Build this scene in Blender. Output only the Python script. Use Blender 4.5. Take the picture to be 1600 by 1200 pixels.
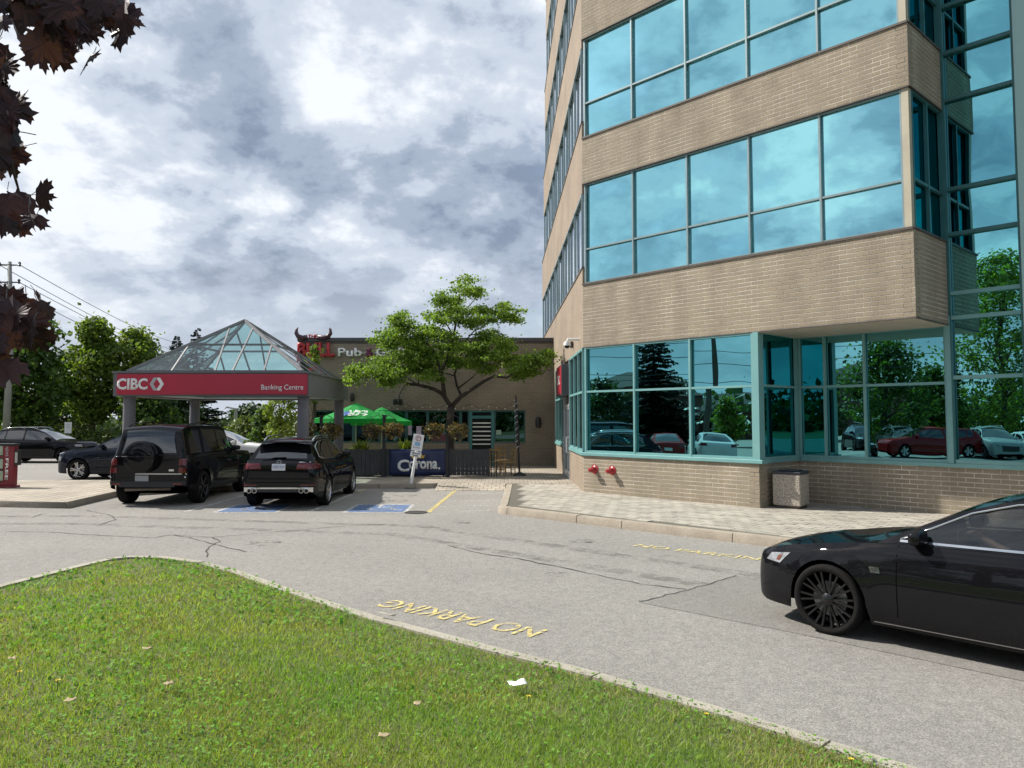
import bpy, bmesh, math, random
import numpy as np
from mathutils import Vector, Matrix, Euler
from mathutils.bvhtree import BVHTree
for _o in list(bpy.data.objects): bpy.data.objects.remove(_o)
SC = bpy.context.scene
COL = SC.collection
R = math.radians
# ---------------------------------------------------------------- camera
FPX, PITCH, CAMH = 1190.0, 3.3, 2.1
PPY = 654 - FPX*math.tan(R(PITCH))
cam_d = bpy.data.cameras.new('camera'); cam = bpy.data.objects.new('camera', cam_d); COL.objects.link(cam)
cam.location = (0, 0, CAMH); cam.rotation_euler = (R(90+PITCH), 0, 0)
cam_d.sensor_width = 36; cam_d.lens = FPX/1600*36; cam_d.shift_y = (PPY-600)/1600
cam_d.clip_start = .05; cam_d.clip_end = 3000
SC.camera = cam
# ---------------------------------------------------------------- light
SUN_EL, SUN_H = R(45), Vector((-.96, .28, 0)).normalized()
S = Vector((SUN_H.x*math.cos(SUN_EL), SUN_H.y*math.cos(SUN_EL), math.sin(SUN_EL)))
sl = bpy.data.lights.new('sun', 'SUN'); sl.energy = 5.0; sl.angle = R(1.4); sl.color = (1, .95, .87)
so = bpy.data.objects.new('sun', sl); COL.objects.link(so); so.rotation_euler = S.to_track_quat('Z', 'Y').to_euler(); so.location = (-30, 0, 60)
W = bpy.data.worlds.new('World'); SC.world = W; W.use_nodes = True
def world():
    nt = W.node_tree; N = nt.nodes; Lk = nt.links; N.clear()
    def n(t, **k):
        a = N.new(t)
        for q, v in k.items(): setattr(a, q, v)
        return a
    out = n('ShaderNodeOutputWorld'); tc = n('ShaderNodeTexCoord')
    sky = n('ShaderNodeTexSky', sky_type='NISHITA', sun_disc=False); sky.sun_elevation = SUN_EL; sky.sun_rotation = math.atan2(S.x, S.y)
    sky.dust_density = 2.0; sky.ozone_density = 1.6
    bgs = n('ShaderNodeBackground'); bgs.inputs[1].default_value = .095; Lk.new(sky.outputs[0], bgs.inputs[0])
    sep = n('ShaderNodeSeparateXYZ'); Lk.new(tc.outputs['Generated'], sep.inputs[0])
    def m(op, a, b=None, c=None):
        q = n('ShaderNodeMath', operation=op)
        for i, v in enumerate((a, b, c)):
            if v is None: continue
            if isinstance(v, (int, float)): q.inputs[i].default_value = v
            else: Lk.new(v, q.inputs[i])
        return q.outputs[0]
    zc = m('MAXIMUM', sep.outputs[2], 0.0); den = m('ADD', zc, .40)
    cx = m('DIVIDE', sep.outputs[0], den); cy = m('DIVIDE', sep.outputs[1], den)
    cmb = n('ShaderNodeCombineXYZ'); Lk.new(cx, cmb.inputs[0]); Lk.new(cy, cmb.inputs[1]); cmb.inputs[2].default_value = 3.7
    def noise(sc, det, rough, dist=0, vec=None):
        q = n('ShaderNodeTexNoise'); q.inputs['Scale'].default_value = sc; q.inputs['Detail'].default_value = det
        q.inputs['Roughness'].default_value = rough; q.inputs['Distortion'].default_value = dist
        Lk.new(vec or cmb.outputs[0], q.inputs['Vector']); return q.outputs[0]
    def off(v): q = n('ShaderNodeVectorMath', operation='ADD'); q.inputs[1].default_value = v; Lk.new(cmb.outputs[0], q.inputs[0]); return q.outputs[0]
    def ramp(v, pts, interp='EASE'):
        q = n('ShaderNodeValToRGB'); e = q.color_ramp.elements; q.color_ramp.interpolation = interp
        while len(e) < len(pts): e.new(.5)
        for a, (p, c) in zip(e, pts): a.position = p; a.color = (*c, 1)
        Lk.new(v, q.inputs[0]); return q.outputs[0]
    def dens(o): return m('ADD', m('MULTIPLY', noise(1.0, 2, .5, .0, off(o)), .50), m('MULTIPLY', noise(2.7, 10, .60, .10, off(o)), .50))
    O = (3.4, 8.2, 0); TO = (-5.2, 1.3, 2.2)
    big = dens(O); sunw = dens((O[0]-.11, O[1]+.03, 0))
    cover = ramp(big, [(.38, (0, 0, 0)), (.48, (1, 1, 1))])
    thick = noise(1.35, 10, .56, .10, off(TO))
    lum = m('ADD', thick, m('MULTIPLY', m('SUBTRACT', big, sunw), 2.2))
    ccol = ramp(lum, [(.30, (.235, .295, .40)), (.42, (.375, .445, .56)), (.53, (.575, .64, .745)), (.67, (.86, .90, .955))])
    hz = ramp(zc, [(.0, (1, 1, 1)), (.26, (0, 0, 0))])
    mixh = n('ShaderNodeMix', data_type='RGBA'); Lk.new(m('MULTIPLY', hz, .75), mixh.inputs[0]); Lk.new(ccol, mixh.inputs[6]); mixh.inputs[7].default_value = (.66, .715, .79, 1)
    bgc = n('ShaderNodeBackground'); bgc.inputs[1].default_value = .70; Lk.new(mixh.outputs[2], bgc.inputs[0])
    cov2 = m('MAXIMUM', m('MULTIPLY_ADD', cover, .75, .25), hz)
    mx = n('ShaderNodeMixShader'); Lk.new(cov2, mx.inputs[0]); Lk.new(bgs.outputs[0], mx.inputs[1]); Lk.new(bgc.outputs[0], mx.inputs[2])
    Lk.new(mx.outputs[0], out.inputs[0])
world()
SC.view_settings.view_transform = 'Standard'; SC.view_settings.look = 'None'; SC.view_settings.exposure = .66; SC.view_settings.gamma = 1
SC.view_settings.use_curve_mapping = False
# ---------------------------------------------------------------- pixel helpers (photograph measurements to metres)
_p = R(PITCH); _fw = Vector((0, math.cos(_p), math.sin(_p))); _up = Vector((0, -math.sin(_p), math.cos(_p)))
def ray(x, y): return Vector((1, 0, 0))*((x-800)/FPX) + _up*((PPY-y)/FPX) + _fw
def G(x, y, z=0.0):
    d = ray(x, y); t = (z-CAMH)/d.z; return Vector((0, 0, CAMH))+d*t
def A(x, y, Y):
    d = ray(x, y); return Vector((0, 0, CAMH))+d*(Y/d.y)
def project(P):
    v = Vector(P)-Vector((0, 0, CAMH)); dz = v.dot(_fw)
    if dz < .05: return None
    return (800+v.x/dz*FPX, PPY-v.dot(_up)/dz*FPX)
# ---------------------------------------------------------------- materials
MATS = {}
def mat(name, c1, c2=None, scale=4.0, rough=.6, metal=0.0, bump=0.0, bscale=60.0, spec=.5, coat=0.0, fine=None, island=0.0, alpha=None, coord='pos', rough2=None, detail=5):
    if name in MATS: return MATS[name]
    m = bpy.data.materials.new(name); m.use_nodes = True; nt = m.node_tree; N = nt.nodes; Lk = nt.links
    b = N['Principled BSDF']; b.inputs['Roughness'].default_value = rough; b.inputs['Metallic'].default_value = metal
    b.inputs['Specular IOR Level'].default_value = spec; b.inputs['Coat Weight'].default_value = coat; b.inputs['Coat Roughness'].default_value = .03
    geo = N.new('ShaderNodeNewGeometry')
    if coord == 'pos': vec = geo.outputs['Position']
    else: vec = N.new('ShaderNodeTexCoord').outputs['Object']
    c2 = c2 or tuple(v*.82 for v in c1)
    nz = N.new('ShaderNodeTexNoise'); nz.inputs['Scale'].default_value = scale; nz.inputs['Detail'].default_value = detail; nz.inputs['Roughness'].default_value = .6
    Lk.new(vec, nz.inputs['Vector'])
    rp = N.new('ShaderNodeMapRange'); rp.inputs[1].default_value = .3; rp.inputs[2].default_value = .7; Lk.new(nz.outputs[0], rp.inputs[0])
    mx = N.new('ShaderNodeMix'); mx.data_type = 'RGBA'; mx.inputs[6].default_value = (*c1, 1); mx.inputs[7].default_value = (*c2, 1); Lk.new(rp.outputs[0], mx.inputs[0])
    col = mx.outputs[2]
    if fine:      # (scale, amount): fine speckle multiplying the colour
        f = N.new('ShaderNodeTexNoise'); f.inputs['Scale'].default_value = fine[0]; f.inputs['Detail'].default_value = 3; Lk.new(vec, f.inputs['Vector'])
        r2 = N.new('ShaderNodeMapRange'); r2.inputs[1].default_value = .3; r2.inputs[2].default_value = .7; r2.inputs[3].default_value = 1-fine[1]; r2.inputs[4].default_value = 1+fine[1]; Lk.new(f.outputs[0], r2.inputs[0])
        hs = N.new('ShaderNodeVectorMath'); hs.operation = 'SCALE'; Lk.new(col, hs.inputs[0]); Lk.new(r2.outputs[0], hs.inputs['Scale']); col = hs.outputs[0]
    if island:
        oi = N.new('ShaderNodeObjectInfo'); ad = N.new('ShaderNodeMath'); ad.operation = 'ADD'; Lk.new(oi.outputs['Random'], ad.inputs[0]); Lk.new(geo.outputs['Random Per Island'], ad.inputs[1])
        fr = N.new('ShaderNodeMath'); fr.operation = 'FRACT'; Lk.new(ad.outputs[0], fr.inputs[0])
        r3 = N.new('ShaderNodeMapRange'); r3.inputs[3].default_value = 1-island; r3.inputs[4].default_value = 1+island; Lk.new(fr.outputs[0], r3.inputs[0])
        hs = N.new('ShaderNodeVectorMath'); hs.operation = 'SCALE'; Lk.new(col, hs.inputs[0]); Lk.new(r3.outputs[0], hs.inputs['Scale']); col = hs.outputs[0]
    Lk.new(col, b.inputs['Base Color'])
    if bump:
        q = N.new('ShaderNodeTexNoise'); q.inputs['Scale'].default_value = bscale; q.inputs['Detail'].default_value = 4; Lk.new(vec, q.inputs['Vector'])
        bp = N.new('ShaderNodeBump'); bp.inputs['Strength'].default_value = bump; bp.inputs['Distance'].default_value = .02; Lk.new(q.outputs[0], bp.inputs['Height']); Lk.new(bp.outputs[0], b.inputs['Normal'])
    MATS[name] = m; return m
def brickmat(name, axes, c1, c2, mortar, bw, rh, ms, rough=.85, bump=.4, off=.5, stain=.25):
    if name in MATS: return MATS[name]
    m = bpy.data.materials.new(name); m.use_nodes = True; nt = m.node_tree; N = nt.nodes; Lk = nt.links; b = N['Principled BSDF']
    geo = N.new('ShaderNodeNewGeometry'); sp = N.new('ShaderNodeSeparateXYZ'); Lk.new(geo.outputs['Position'], sp.inputs[0])
    cb = N.new('ShaderNodeCombineXYZ'); Lk.new(sp.outputs[axes[0]], cb.inputs[0]); Lk.new(sp.outputs[axes[1]], cb.inputs[1])
    t = N.new('ShaderNodeTexBrick'); t.offset = off; Lk.new(cb.outputs[0], t.inputs['Vector']); t.inputs['Scale'].default_value = 1
    t.inputs['Color1'].default_value = (*c1, 1); t.inputs['Color2'].default_value = (*c2, 1); t.inputs['Mortar'].default_value = (*mortar, 1)
    t.inputs['Brick Width'].default_value = bw; t.inputs['Row Height'].default_value = rh; t.inputs['Mortar Size'].default_value = ms; t.inputs['Mortar Smooth'].default_value = .3; t.inputs['Bias'].default_value = 0
    nz = N.new('ShaderNodeTexNoise'); nz.inputs['Scale'].default_value = .7; nz.inputs['Detail'].default_value = 6; Lk.new(geo.outputs['Position'], nz.inputs['Vector'])
    r2 = N.new('ShaderNodeMapRange'); r2.inputs[1].default_value = .3; r2.inputs[2].default_value = .7; r2.inputs[3].default_value = 1-stain; r2.inputs[4].default_value = 1+stain*.5; Lk.new(nz.outputs[0], r2.inputs[0])
    hs = N.new('ShaderNodeVectorMath'); hs.operation = 'SCALE'; Lk.new(t.outputs[0], hs.inputs[0]); Lk.new(r2.outputs[0], hs.inputs['Scale']); Lk.new(hs.outputs[0], b.inputs['Base Color'])
    b.inputs['Roughness'].default_value = rough
    bp = N.new('ShaderNodeBump'); bp.inputs['Strength'].default_value = bump; bp.inputs['Distance'].default_value = .008; bp.invert = True; Lk.new(t.outputs['Fac'], bp.inputs['Height']); Lk.new(bp.outputs[0], b.inputs['Normal'])
    MATS[name] = m; return m
def mirror_glass(name, col, rough=.0, wave=.012, ws=.55):
    if name in MATS: return MATS[name]
    m = bpy.data.materials.new(name); m.use_nodes = True; nt = m.node_tree; N = nt.nodes; Lk = nt.links; b = N['Principled BSDF']
    b.inputs['Base Color'].default_value = (*col, 1); b.inputs['Metallic'].default_value = 1; b.inputs['Roughness'].default_value = rough
    b.inputs['Specular Tint'].default_value = (*[min(1, c*1.25) for c in col], 1)
    geo = N.new('ShaderNodeNewGeometry'); q = N.new('ShaderNodeTexNoise'); q.inputs['Scale'].default_value = ws; q.inputs['Detail'].default_value = 1; Lk.new(geo.outputs['Position'], q.inputs['Vector'])
    bp = N.new('ShaderNodeBump'); bp.inputs['Strength'].default_value = 1; bp.inputs['Distance'].default_value = wave; Lk.new(q.outputs[0], bp.inputs['Height']); Lk.new(bp.outputs[0], b.inputs['Normal'])
    MATS[name] = m; return m
def tinted(name, tint, trans=.5):
    if name in MATS: return MATS[name]
    m = bpy.data.materials.new(name); m.use_nodes = True; nt = m.node_tree; N = nt.nodes; Lk = nt.links; N.remove(N['Principled BSDF'])
    o = N['Material Output']; t = N.new('ShaderNodeBsdfTransparent'); t.inputs[0].default_value = (*tint, 1); g = N.new('ShaderNodeBsdfGlossy'); g.inputs['Roughness'].default_value = .01
    fr = N.new('ShaderNodeLayerWeight'); fr.inputs[0].default_value = .5; pw_ = N.new('ShaderNodeMath'); pw_.operation = 'POWER'; pw_.inputs[1].default_value = 4; Lk.new(fr.outputs['Facing'], pw_.inputs[0])
    a = N.new('ShaderNodeMath'); a.operation = 'ADD'; a.use_clamp = True; a.inputs[1].default_value = trans; Lk.new(pw_.outputs[0], a.inputs[0])
    mx = N.new('ShaderNodeMixShader'); Lk.new(a.outputs[0], mx.inputs[0]); Lk.new(t.outputs[0], mx.inputs[1]); Lk.new(g.outputs[0], mx.inputs[2]); Lk.new(mx.outputs[0], o.inputs[0])
    MATS[name] = m; return m
def leafmat(name, c1, c2, trans=.35, scale=1.2, isl=.35, rough=.5):
    if name in MATS: return MATS[name]
    m = mat(name, c1, c2, scale, rough=rough, island=isl, spec=.3); nt = m.node_tree; N = nt.nodes; Lk = nt.links; b = N['Principled BSDF']; o = N['Material Output']
    src = b.inputs['Base Color'].links[0].from_socket
    t = N.new('ShaderNodeBsdfTranslucent'); sc = N.new('ShaderNodeVectorMath'); sc.operation = 'MULTIPLY'; sc.inputs[1].default_value = (1.5, 1.5, .6); Lk.new(src, sc.inputs[0]); Lk.new(sc.outputs[0], t.inputs[0])
    mx = N.new('ShaderNodeMixShader'); mx.inputs[0].default_value = trans; Lk.new(b.outputs[0], mx.inputs[1]); Lk.new(t.outputs[0], mx.inputs[2]); Lk.new(mx.outputs[0], o.inputs[0])
    return m
def worn(name, c, lo, hi, sc=14):
    m = mat(name, c, tuple(v*.75 for v in c), 6, rough=.85, fine=(60, .2)); nt = m.node_tree; N = nt.nodes; Lk = nt.links
    geo = N.new('ShaderNodeNewGeometry'); q = N.new('ShaderNodeTexNoise'); q.inputs['Scale'].default_value = sc; q.inputs['Detail'].default_value = 8; q.inputs['Roughness'].default_value = .75; Lk.new(geo.outputs['Position'], q.inputs['Vector'])
    r = N.new('ShaderNodeMapRange'); r.inputs[1].default_value = lo; r.inputs[2].default_value = hi; Lk.new(q.outputs[0], r.inputs[0])
    t = N.new('ShaderNodeBsdfTransparent'); mx = N.new('ShaderNodeMixShader'); Lk.new(r.outputs[0], mx.inputs[0]); Lk.new(t.outputs[0], mx.inputs[1]); Lk.new(N['Principled BSDF'].outputs[0], mx.inputs[2]); Lk.new(mx.outputs[0], N['Material Output'].inputs[0])
    return m
def streaks(m, amt, sx=1.6, sz=.22):
    """weather streaks that run down a wall"""
    nt = m.node_tree; N = nt.nodes; Lk = nt.links; b = N['Principled BSDF']; src = b.inputs['Base Color'].links[0].from_socket
    geo = N.new('ShaderNodeNewGeometry'); mp_ = N.new('ShaderNodeVectorMath'); mp_.operation = 'MULTIPLY'; mp_.inputs[1].default_value = (sx, sx, sz); Lk.new(geo.outputs['Position'], mp_.inputs[0])
    q = N.new('ShaderNodeTexNoise'); q.inputs['Scale'].default_value = 1; q.inputs['Detail'].default_value = 6; Lk.new(mp_.outputs[0], q.inputs['Vector']); r = N.new('ShaderNodeMapRange'); r.inputs[1].default_value = .35; r.inputs[2].default_value = .62; r.inputs[3].default_value = 1-amt; r.inputs[4].default_value = 1+amt*.25; Lk.new(q.outputs[0], r.inputs[0])
    h = N.new('ShaderNodeVectorMath'); h.operation = 'SCALE'; Lk.new(src, h.inputs[0]); Lk.new(r.outputs[0], h.inputs['Scale']); Lk.new(h.outputs[0], b.inputs['Base Color']); return m
def two_scale(m, sc, amt):
    """a second, coarser speckle multiplied into the base colour"""
    nt = m.node_tree; N = nt.nodes; Lk = nt.links; b = N['Principled BSDF']; src = b.inputs['Base Color'].links[0].from_socket
    geo = N.new('ShaderNodeNewGeometry'); v = N.new('ShaderNodeTexVoronoi'); v.inputs['Scale'].default_value = sc; Lk.new(geo.outputs['Position'], v.inputs['Vector'])
    sp = N.new('ShaderNodeSeparateColor'); Lk.new(v.outputs['Color'], sp.inputs[0]); r = N.new('ShaderNodeMapRange'); r.inputs[3].default_value = 1-amt; r.inputs[4].default_value = 1+amt; Lk.new(sp.outputs[0], r.inputs[0])
    h = N.new('ShaderNodeVectorMath'); h.operation = 'SCALE'; Lk.new(src, h.inputs[0]); Lk.new(r.outputs[0], h.inputs['Scale']); Lk.new(h.outputs[0], b.inputs['Base Color']); return m
# ---------------------------------------------------------------- mesh builder
def wm(o):
    m = o.matrix_parent_inverse @ o.matrix_basis
    return wm(o.parent) @ m if o.parent else o.matrix_basis.copy()
def adopt(o, parent, local=False):
    if parent is None: return o
    o.parent = parent
    if not local: o.matrix_parent_inverse = wm(parent).inverted()
    return o
def tag(o, label=None, cat=None, group=None, kind=None):
    for k, v in (('label', label), ('category', cat), ('group', group), ('kind', kind)):
        if v: o[k] = v
    return o
def empty(name, loc=(0, 0, 0), rz=0, parent=None, label=None, cat=None, group=None, local=False):
    o = bpy.data.objects.new(name, None); COL.objects.link(o); o.location = loc; o.rotation_euler = (0, 0, rz); o.empty_display_size = .2
    if parent: adopt(o, parent, local)
    return tag(o, label, cat, group)
class MB:
    def __init__(s): s.v = []; s.f = []
    def add(s, vs, fs):
        k = len(s.v); s.v += [tuple(v) for v in vs]; s.f += [tuple(i+k for i in f) for f in fs]; return s
    def frame_box(s, o, X, Y, Z):      # corner o plus three edge vectors
        o = Vector(o); X = Vector(X); Y = Vector(Y); Z = Vector(Z)
        vs = [o, o+X, o+X+Y, o+Y, o+Z, o+X+Z, o+X+Y+Z, o+Y+Z]
        fs = [(0, 3, 2, 1), (4, 5, 6, 7), (0, 1, 5, 4), (1, 2, 6, 5), (2, 3, 7, 6), (3, 0, 4, 7)]
        if X.cross(Y).dot(Z) < 0: fs = [f[::-1] for f in fs]
        return s.add(vs, fs)
    def box(s, x0, x1, y0, y1, z0, z1): return s.frame_box((x0, y0, z0), (x1-x0, 0, 0), (0, y1-y0, 0), (0, 0, z1-z0))
    def quad(s, a, b, c, d): return s.add([a, b, c, d], [(0, 1, 2, 3)])
    def tube(s, pts, r, n=8, caps=True):
        pts = [Vector(p) for p in pts]; rs = r if isinstance(r, (list, tuple)) else [r]*len(pts); base = len(s.v); prev = None
        for i, p in enumerate(pts):
            t = (pts[min(i+1, len(pts)-1)]-pts[max(i-1, 0)])
            t = t.normalized() if t.length > 1e-9 else Vector((0, 0, 1))
            if prev is None: a = t.orthogonal().normalized()
            else:
                a = prev - t*prev.dot(t); a = a.normalized() if a.length > 1e-6 else t.orthogonal().normalized()
            prev = a; b = t.cross(a)
            for k in range(n):
                q = 2*math.pi*k/n; s.v.append(tuple(p+(a*math.cos(q)+b*math.sin(q))*rs[i]))
        for i in range(len(pts)-1):
            for k in range(n):
                s.f.append((base+i*n+k, base+i*n+(k+1) % n, base+(i+1)*n+(k+1) % n, base+(i+1)*n+k))
        if caps: s.f.append(tuple(base+k for k in reversed(range(n)))); s.f.append(tuple(base+(len(pts)-1)*n+k for k in range(n)))
        return s
    def lathe(s, prof, c=(0, 0, 0), ax=(0, 0, 1), n=24):   # prof: (radius, height)
        c = Vector(c); ax = Vector(ax).normalized(); a = ax.orthogonal().normalized(); b = ax.cross(a); base = len(s.v); k = len(prof)
        for i in range(n):
            q = 2*math.pi*i/n; d = a*math.cos(q)+b*math.sin(q)
            for r, h in prof: s.v.append(tuple(c+d*r+ax*h))
        for i in range(n):
            j = (i+1) % n
            for m in range(k-1): s.f.append((base+i*k+m, base+j*k+m, base+j*k+m+1, base+i*k+m+1))
        return s
    def poly(s, pts, z0, z1):     # vertical prism from a plan polygon
        n = len(pts); area = sum(pts[i][0]*pts[(i+1) % n][1]-pts[(i+1) % n][0]*pts[i][1] for i in range(n))
        if area < 0: pts = pts[::-1]
        vs = [(p[0], p[1], z0) for p in pts]+[(p[0], p[1], z1) for p in pts]
        return s.add(vs, [tuple(reversed(range(n))), tuple(range(n, 2*n))]+[(i, (i+1) % n, n+(i+1) % n, n+i) for i in range(n)])
    def ball(s, c, r, n=8, m=6, sq=(1, 1, 1)):
        c = Vector(c); prof = []
        base = len(s.v)
        for i in range(m+1):
            th = math.pi*i/m
            for k in range(n):
                q = 2*math.pi*k/n; s.v.append((c.x+r*sq[0]*math.sin(th)*math.cos(q), c.y+r*sq[1]*math.sin(th)*math.sin(q), c.z+r*sq[2]*math.cos(th)))
        for i in range(m):
            for k in range(n): s.f.append((base+i*n+k, base+(i+1)*n+k, base+(i+1)*n+(k+1) % n, base+i*n+(k+1) % n))
        return s
    def build(s, name, m, parent=None, smooth=False, bevel=0, label=None, cat=None, group=None, kind=None, local=False, seg=2):
        me = bpy.data.meshes.new(name); me.from_pydata(s.v, [], s.f); me.update()
        for q in (m if isinstance(m, (list, tuple)) else [m]): me.materials.append(q)
        if smooth:
            me.polygons.foreach_set('use_smooth', [True]*len(me.polygons))
            if smooth != 'all': me.set_sharp_from_angle(angle=R(40))
        o = bpy.data.objects.new(name, me); COL.objects.link(o)
        if bevel:
            b = o.modifiers.new('b', 'BEVEL'); b.width = bevel; b.segments = seg; b.limit_method = 'ANGLE'; b.angle_limit = R(40)
        if parent: adopt(o, parent, local)
        return tag(o, label, cat, group, kind)
def quads_object(name, V, m, parent=None, kind=None, nv=4, local=False):
    """V: (n, nv, 3) array, each row one loose face."""
    n = len(V); me = bpy.data.meshes.new(name); me.vertices.add(n*nv); me.vertices.foreach_set('co', np.ascontiguousarray(V, dtype=np.float32).ravel())
    me.loops.add(n*nv); me.loops.foreach_set('vertex_index', np.arange(n*nv, dtype=np.int32))
    me.polygons.add(n); me.polygons.foreach_set('loop_start', np.arange(0, n*nv, nv, dtype=np.int32))
    me.update(calc_edges=True); me.materials.append(m)
    o = bpy.data.objects.new(name, me); COL.objects.link(o)
    if parent: adopt(o, parent, local)
    return tag(o, kind=kind)
def text(name, s, m, origin, right, up, width=None, height=None, parent=None, extrude=.004, fat=0.0, local=False, shear=0):
    c = bpy.data.curves.new(name, 'FONT'); c.body = s; c.size = 1; c.extrude = 0; c.offset = fat; c.resolution_u = 3; c.shear = shear
    t = bpy.data.objects.new(name, c); COL.objects.link(t); bpy.context.view_layer.update()
    me = bpy.data.meshes.new_from_object(t.evaluated_get(bpy.context.evaluated_depsgraph_get())); bpy.data.objects.remove(t)
    co = np.empty(len(me.vertices)*3, np.float32); me.vertices.foreach_get('co', co); co = co.reshape(-1, 3)
    mn = co[:, :2].min(0); mxx = co[:, :2].max(0); right = Vector(right).normalized(); up = Vector(up).normalized(); nrm = right.cross(up); o = Vector(origin)
    sx = width/(mxx[0]-mn[0]) if width else None; sy = height/(mxx[1]-mn[1]) if height else None
    sx = sx or sy; sy = sy or sx
    bm = bmesh.new(); bm.from_mesh(me)
    for v in bm.verts: v.co = o+right*((v.co.x-mn[0])*sx)+up*((v.co.y-mn[1])*sy)+nrm*.0005
    if extrude:
        r = bmesh.ops.extrude_face_region(bm, geom=bm.faces[:]); 
        for v in [e for e in r['geom'] if isinstance(e, bmesh.types.BMVert)]: v.co += nrm*extrude
        bmesh.ops.recalc_face_normals(bm, faces=bm.faces[:])
    bm.to_mesh(me); bm.free(); me.materials.clear(); me.materials.append(m)
    ob = bpy.data.objects.new(name, me); COL.objects.link(ob)
    if parent: adopt(ob, parent, local)
    return ob
def copy_tree(o, parent=None):
    c = o.copy(); COL.objects.link(c); c.parent = parent
    for ch in list(o.children): copy_tree(ch, c)
    return c
rnd = random.Random(7)
# ================================================================ GROUND
def xy(p): return (p.x, p.y)
m_asph = mat('asphalt', (.250, .236, .216), (.210, .199, .183), .45, rough=.92, bump=.55, bscale=150, fine=(9, .10), spec=.25, detail=8)
two_scale(m_asph, 95, .30); two_scale(m_asph, 230, .25)
m_asph2 = mat('asphalt_patch', (.195, .185, .170), (.172, .163, .15), .9, rough=.92, bump=.4, bscale=180, fine=(9, .08), spec=.25)
two_scale(m_asph2, 100, .28)
m_earth = mat('meadow', (.075, .105, .03), (.11, .115, .05), .15, rough=1, bump=.6, bscale=8, fine=(6, .3))
m_conc = mat('concrete_curb', (.33, .285, .225), (.24, .205, .16), 2.5, rough=.9, bump=.5, bscale=90, fine=(60, .22))
m_conc2 = mat('concrete_curb_grey', (.36, .33, .275), (.26, .235, .195), 2.0, rough=.9, bump=.5, bscale=90, fine=(70, .22))
m_joint = mat('paver_joint_sand', (.10, .09, .07), rough=1)
m_pav = mat('paver_concrete', (.335, .305, .258), (.265, .242, .205), 1.1, rough=.9, bump=.35, bscale=120, fine=(30, .12), island=.17)
m_yel = worn('worn_yellow_paint', (.64, .52, .19), .40, .57)
m_wht = worn('worn_white_paint', (.58, .57, .54), .40, .56)
m_blue = worn('worn_blue_paint', (.10, .17, .33), .32, .55)
m_crack = mat('crack_fill', (.035, .033, .03), rough=1)
ground = MB().quad((-1500, -1500, -.03), (1500, -1500, -.03), (1500, 1500, -.03), (-1500, 1500, -.03)).build('ground', m_earth, kind='structure')
road = MB().quad((-70, -40, 0), (60, -40, 0), (60, 40, 0), (-70, 40, 0)).build('road', m_asph, kind='structure')
MB().add([(*xy(G(*p)), .004) for p in [(1000, 942), (1073, 921), (1150, 900), (1330, 921), (1900, 985), (1900, 1125), (1600, 1065), (1220, 985)]], [tuple(range(8))[::-1]]).build('asphalt_patch', m_asph2, road)
def strip(pts, w, z, name, m, parent, jit=0.0):
    r = random.Random(len(pts)*31); P = []
    for i in range(len(pts)-1):
        a, b = Vector(pts[i]), Vector(pts[i+1]); k = max(1, int((b-a).length/.12)) if jit else 1
        for j in range(k): P.append(a.lerp(b, j/k))
    P.append(Vector(pts[-1])); q = MB(); L = []; Rr = []
    for i, p in enumerate(P):
        t = (P[min(i+1, len(P)-1)]-P[max(i-1, 0)]).normalized(); nn = Vector((-t.y, t.x, 0)); o = nn*r.uniform(-jit, jit); ww = w*(r.uniform(.35, 1.3) if jit else 1)
        L.append((*(p+o+nn*ww/2).xy, z)); Rr.append((*(p+o-nn*ww/2).xy, z))
    n = len(P); q.add(L+Rr, [(n+i, n+i+1, i+1, i) for i in range(n-1)]); return q.build(name, m, parent)
cr1 = lambda L: [G(x/2, 780+y/2) for x, y in L]
for L in ([(-160, 104), (0, 102), (150, 103), (280, 112), (480, 122), (530, 112), (660, 120), (900, 100), (1100, 82), (1230, 78)], [(660, 120), (690, 130), (648, 155), (645, 182)], [(540, 112), (600, 122), (700, 150), (770, 165)],
          [(270, 35), (345, 50), (360, 65), (310, 80)], [(0, 60), (100, 58), (140, 45)], [(1400, 145), (1500, 170), (1620, 187), (1780, 220), (2000, 265), (2145, 283)], [(2000, 322), (2145, 285), (2230, 262), (2300, 240)], [(2300, 30), (2330, 36), (2380, 38)], [(2440, 168), (2470, 172)], [(2060, 180), (2100, 177)]):
    strip(cr1(L), .022, .007, 'crack', m_crack, road, .022)
# oil drips, tyre-polished tracks and grit that collects along the kerbs
m_oil = worn('oil_stain', (.05, .048, .045), .50, .72, 5); m_grit = worn('kerb_grit', (.20, .17, .13), .50, .62, 9); m_track = worn('tyre_polished_asphalt', (.165, .155, .142), .44, .80, 2.2)
for x, y, r_ in ((-5.4, 18.4, .35), (-3.0, 19.6, .4), (-3.1, 18.0, .25), (-8.6, 19.2, .4), (1.2, 13.2, .22), (-4.2, 13.0, .3), (2.6, 9.8, .2), (-1.0, 15.6, .25), (-2.9, 20.9, .35), (.6, 10.4, .18)): MB().lathe([(0, 0), (r_, 0)], (x, y, .003), (0, 0, 1), 18).build('oil_stain', m_oil, road)
for o_ in (0, 1.6): strip([Vector((8.2, 3.6, 0))+Vector((.45, .42, 0))*o_*.9, Vector((2.6, 9.6, 0))+Vector((.5, .5, 0))*o_*.9, Vector((-2.2, 14.0, 0))+Vector((.3, .7, 0))*o_*.9, Vector((-9, 15.4, 0))+Vector((0, .8, 0))*o_*.9, Vector((-20, 15.2, 0))+Vector((0, .8, 0))*o_*.9], .30, .0022, 'tyre_track', m_track, road)
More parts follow.
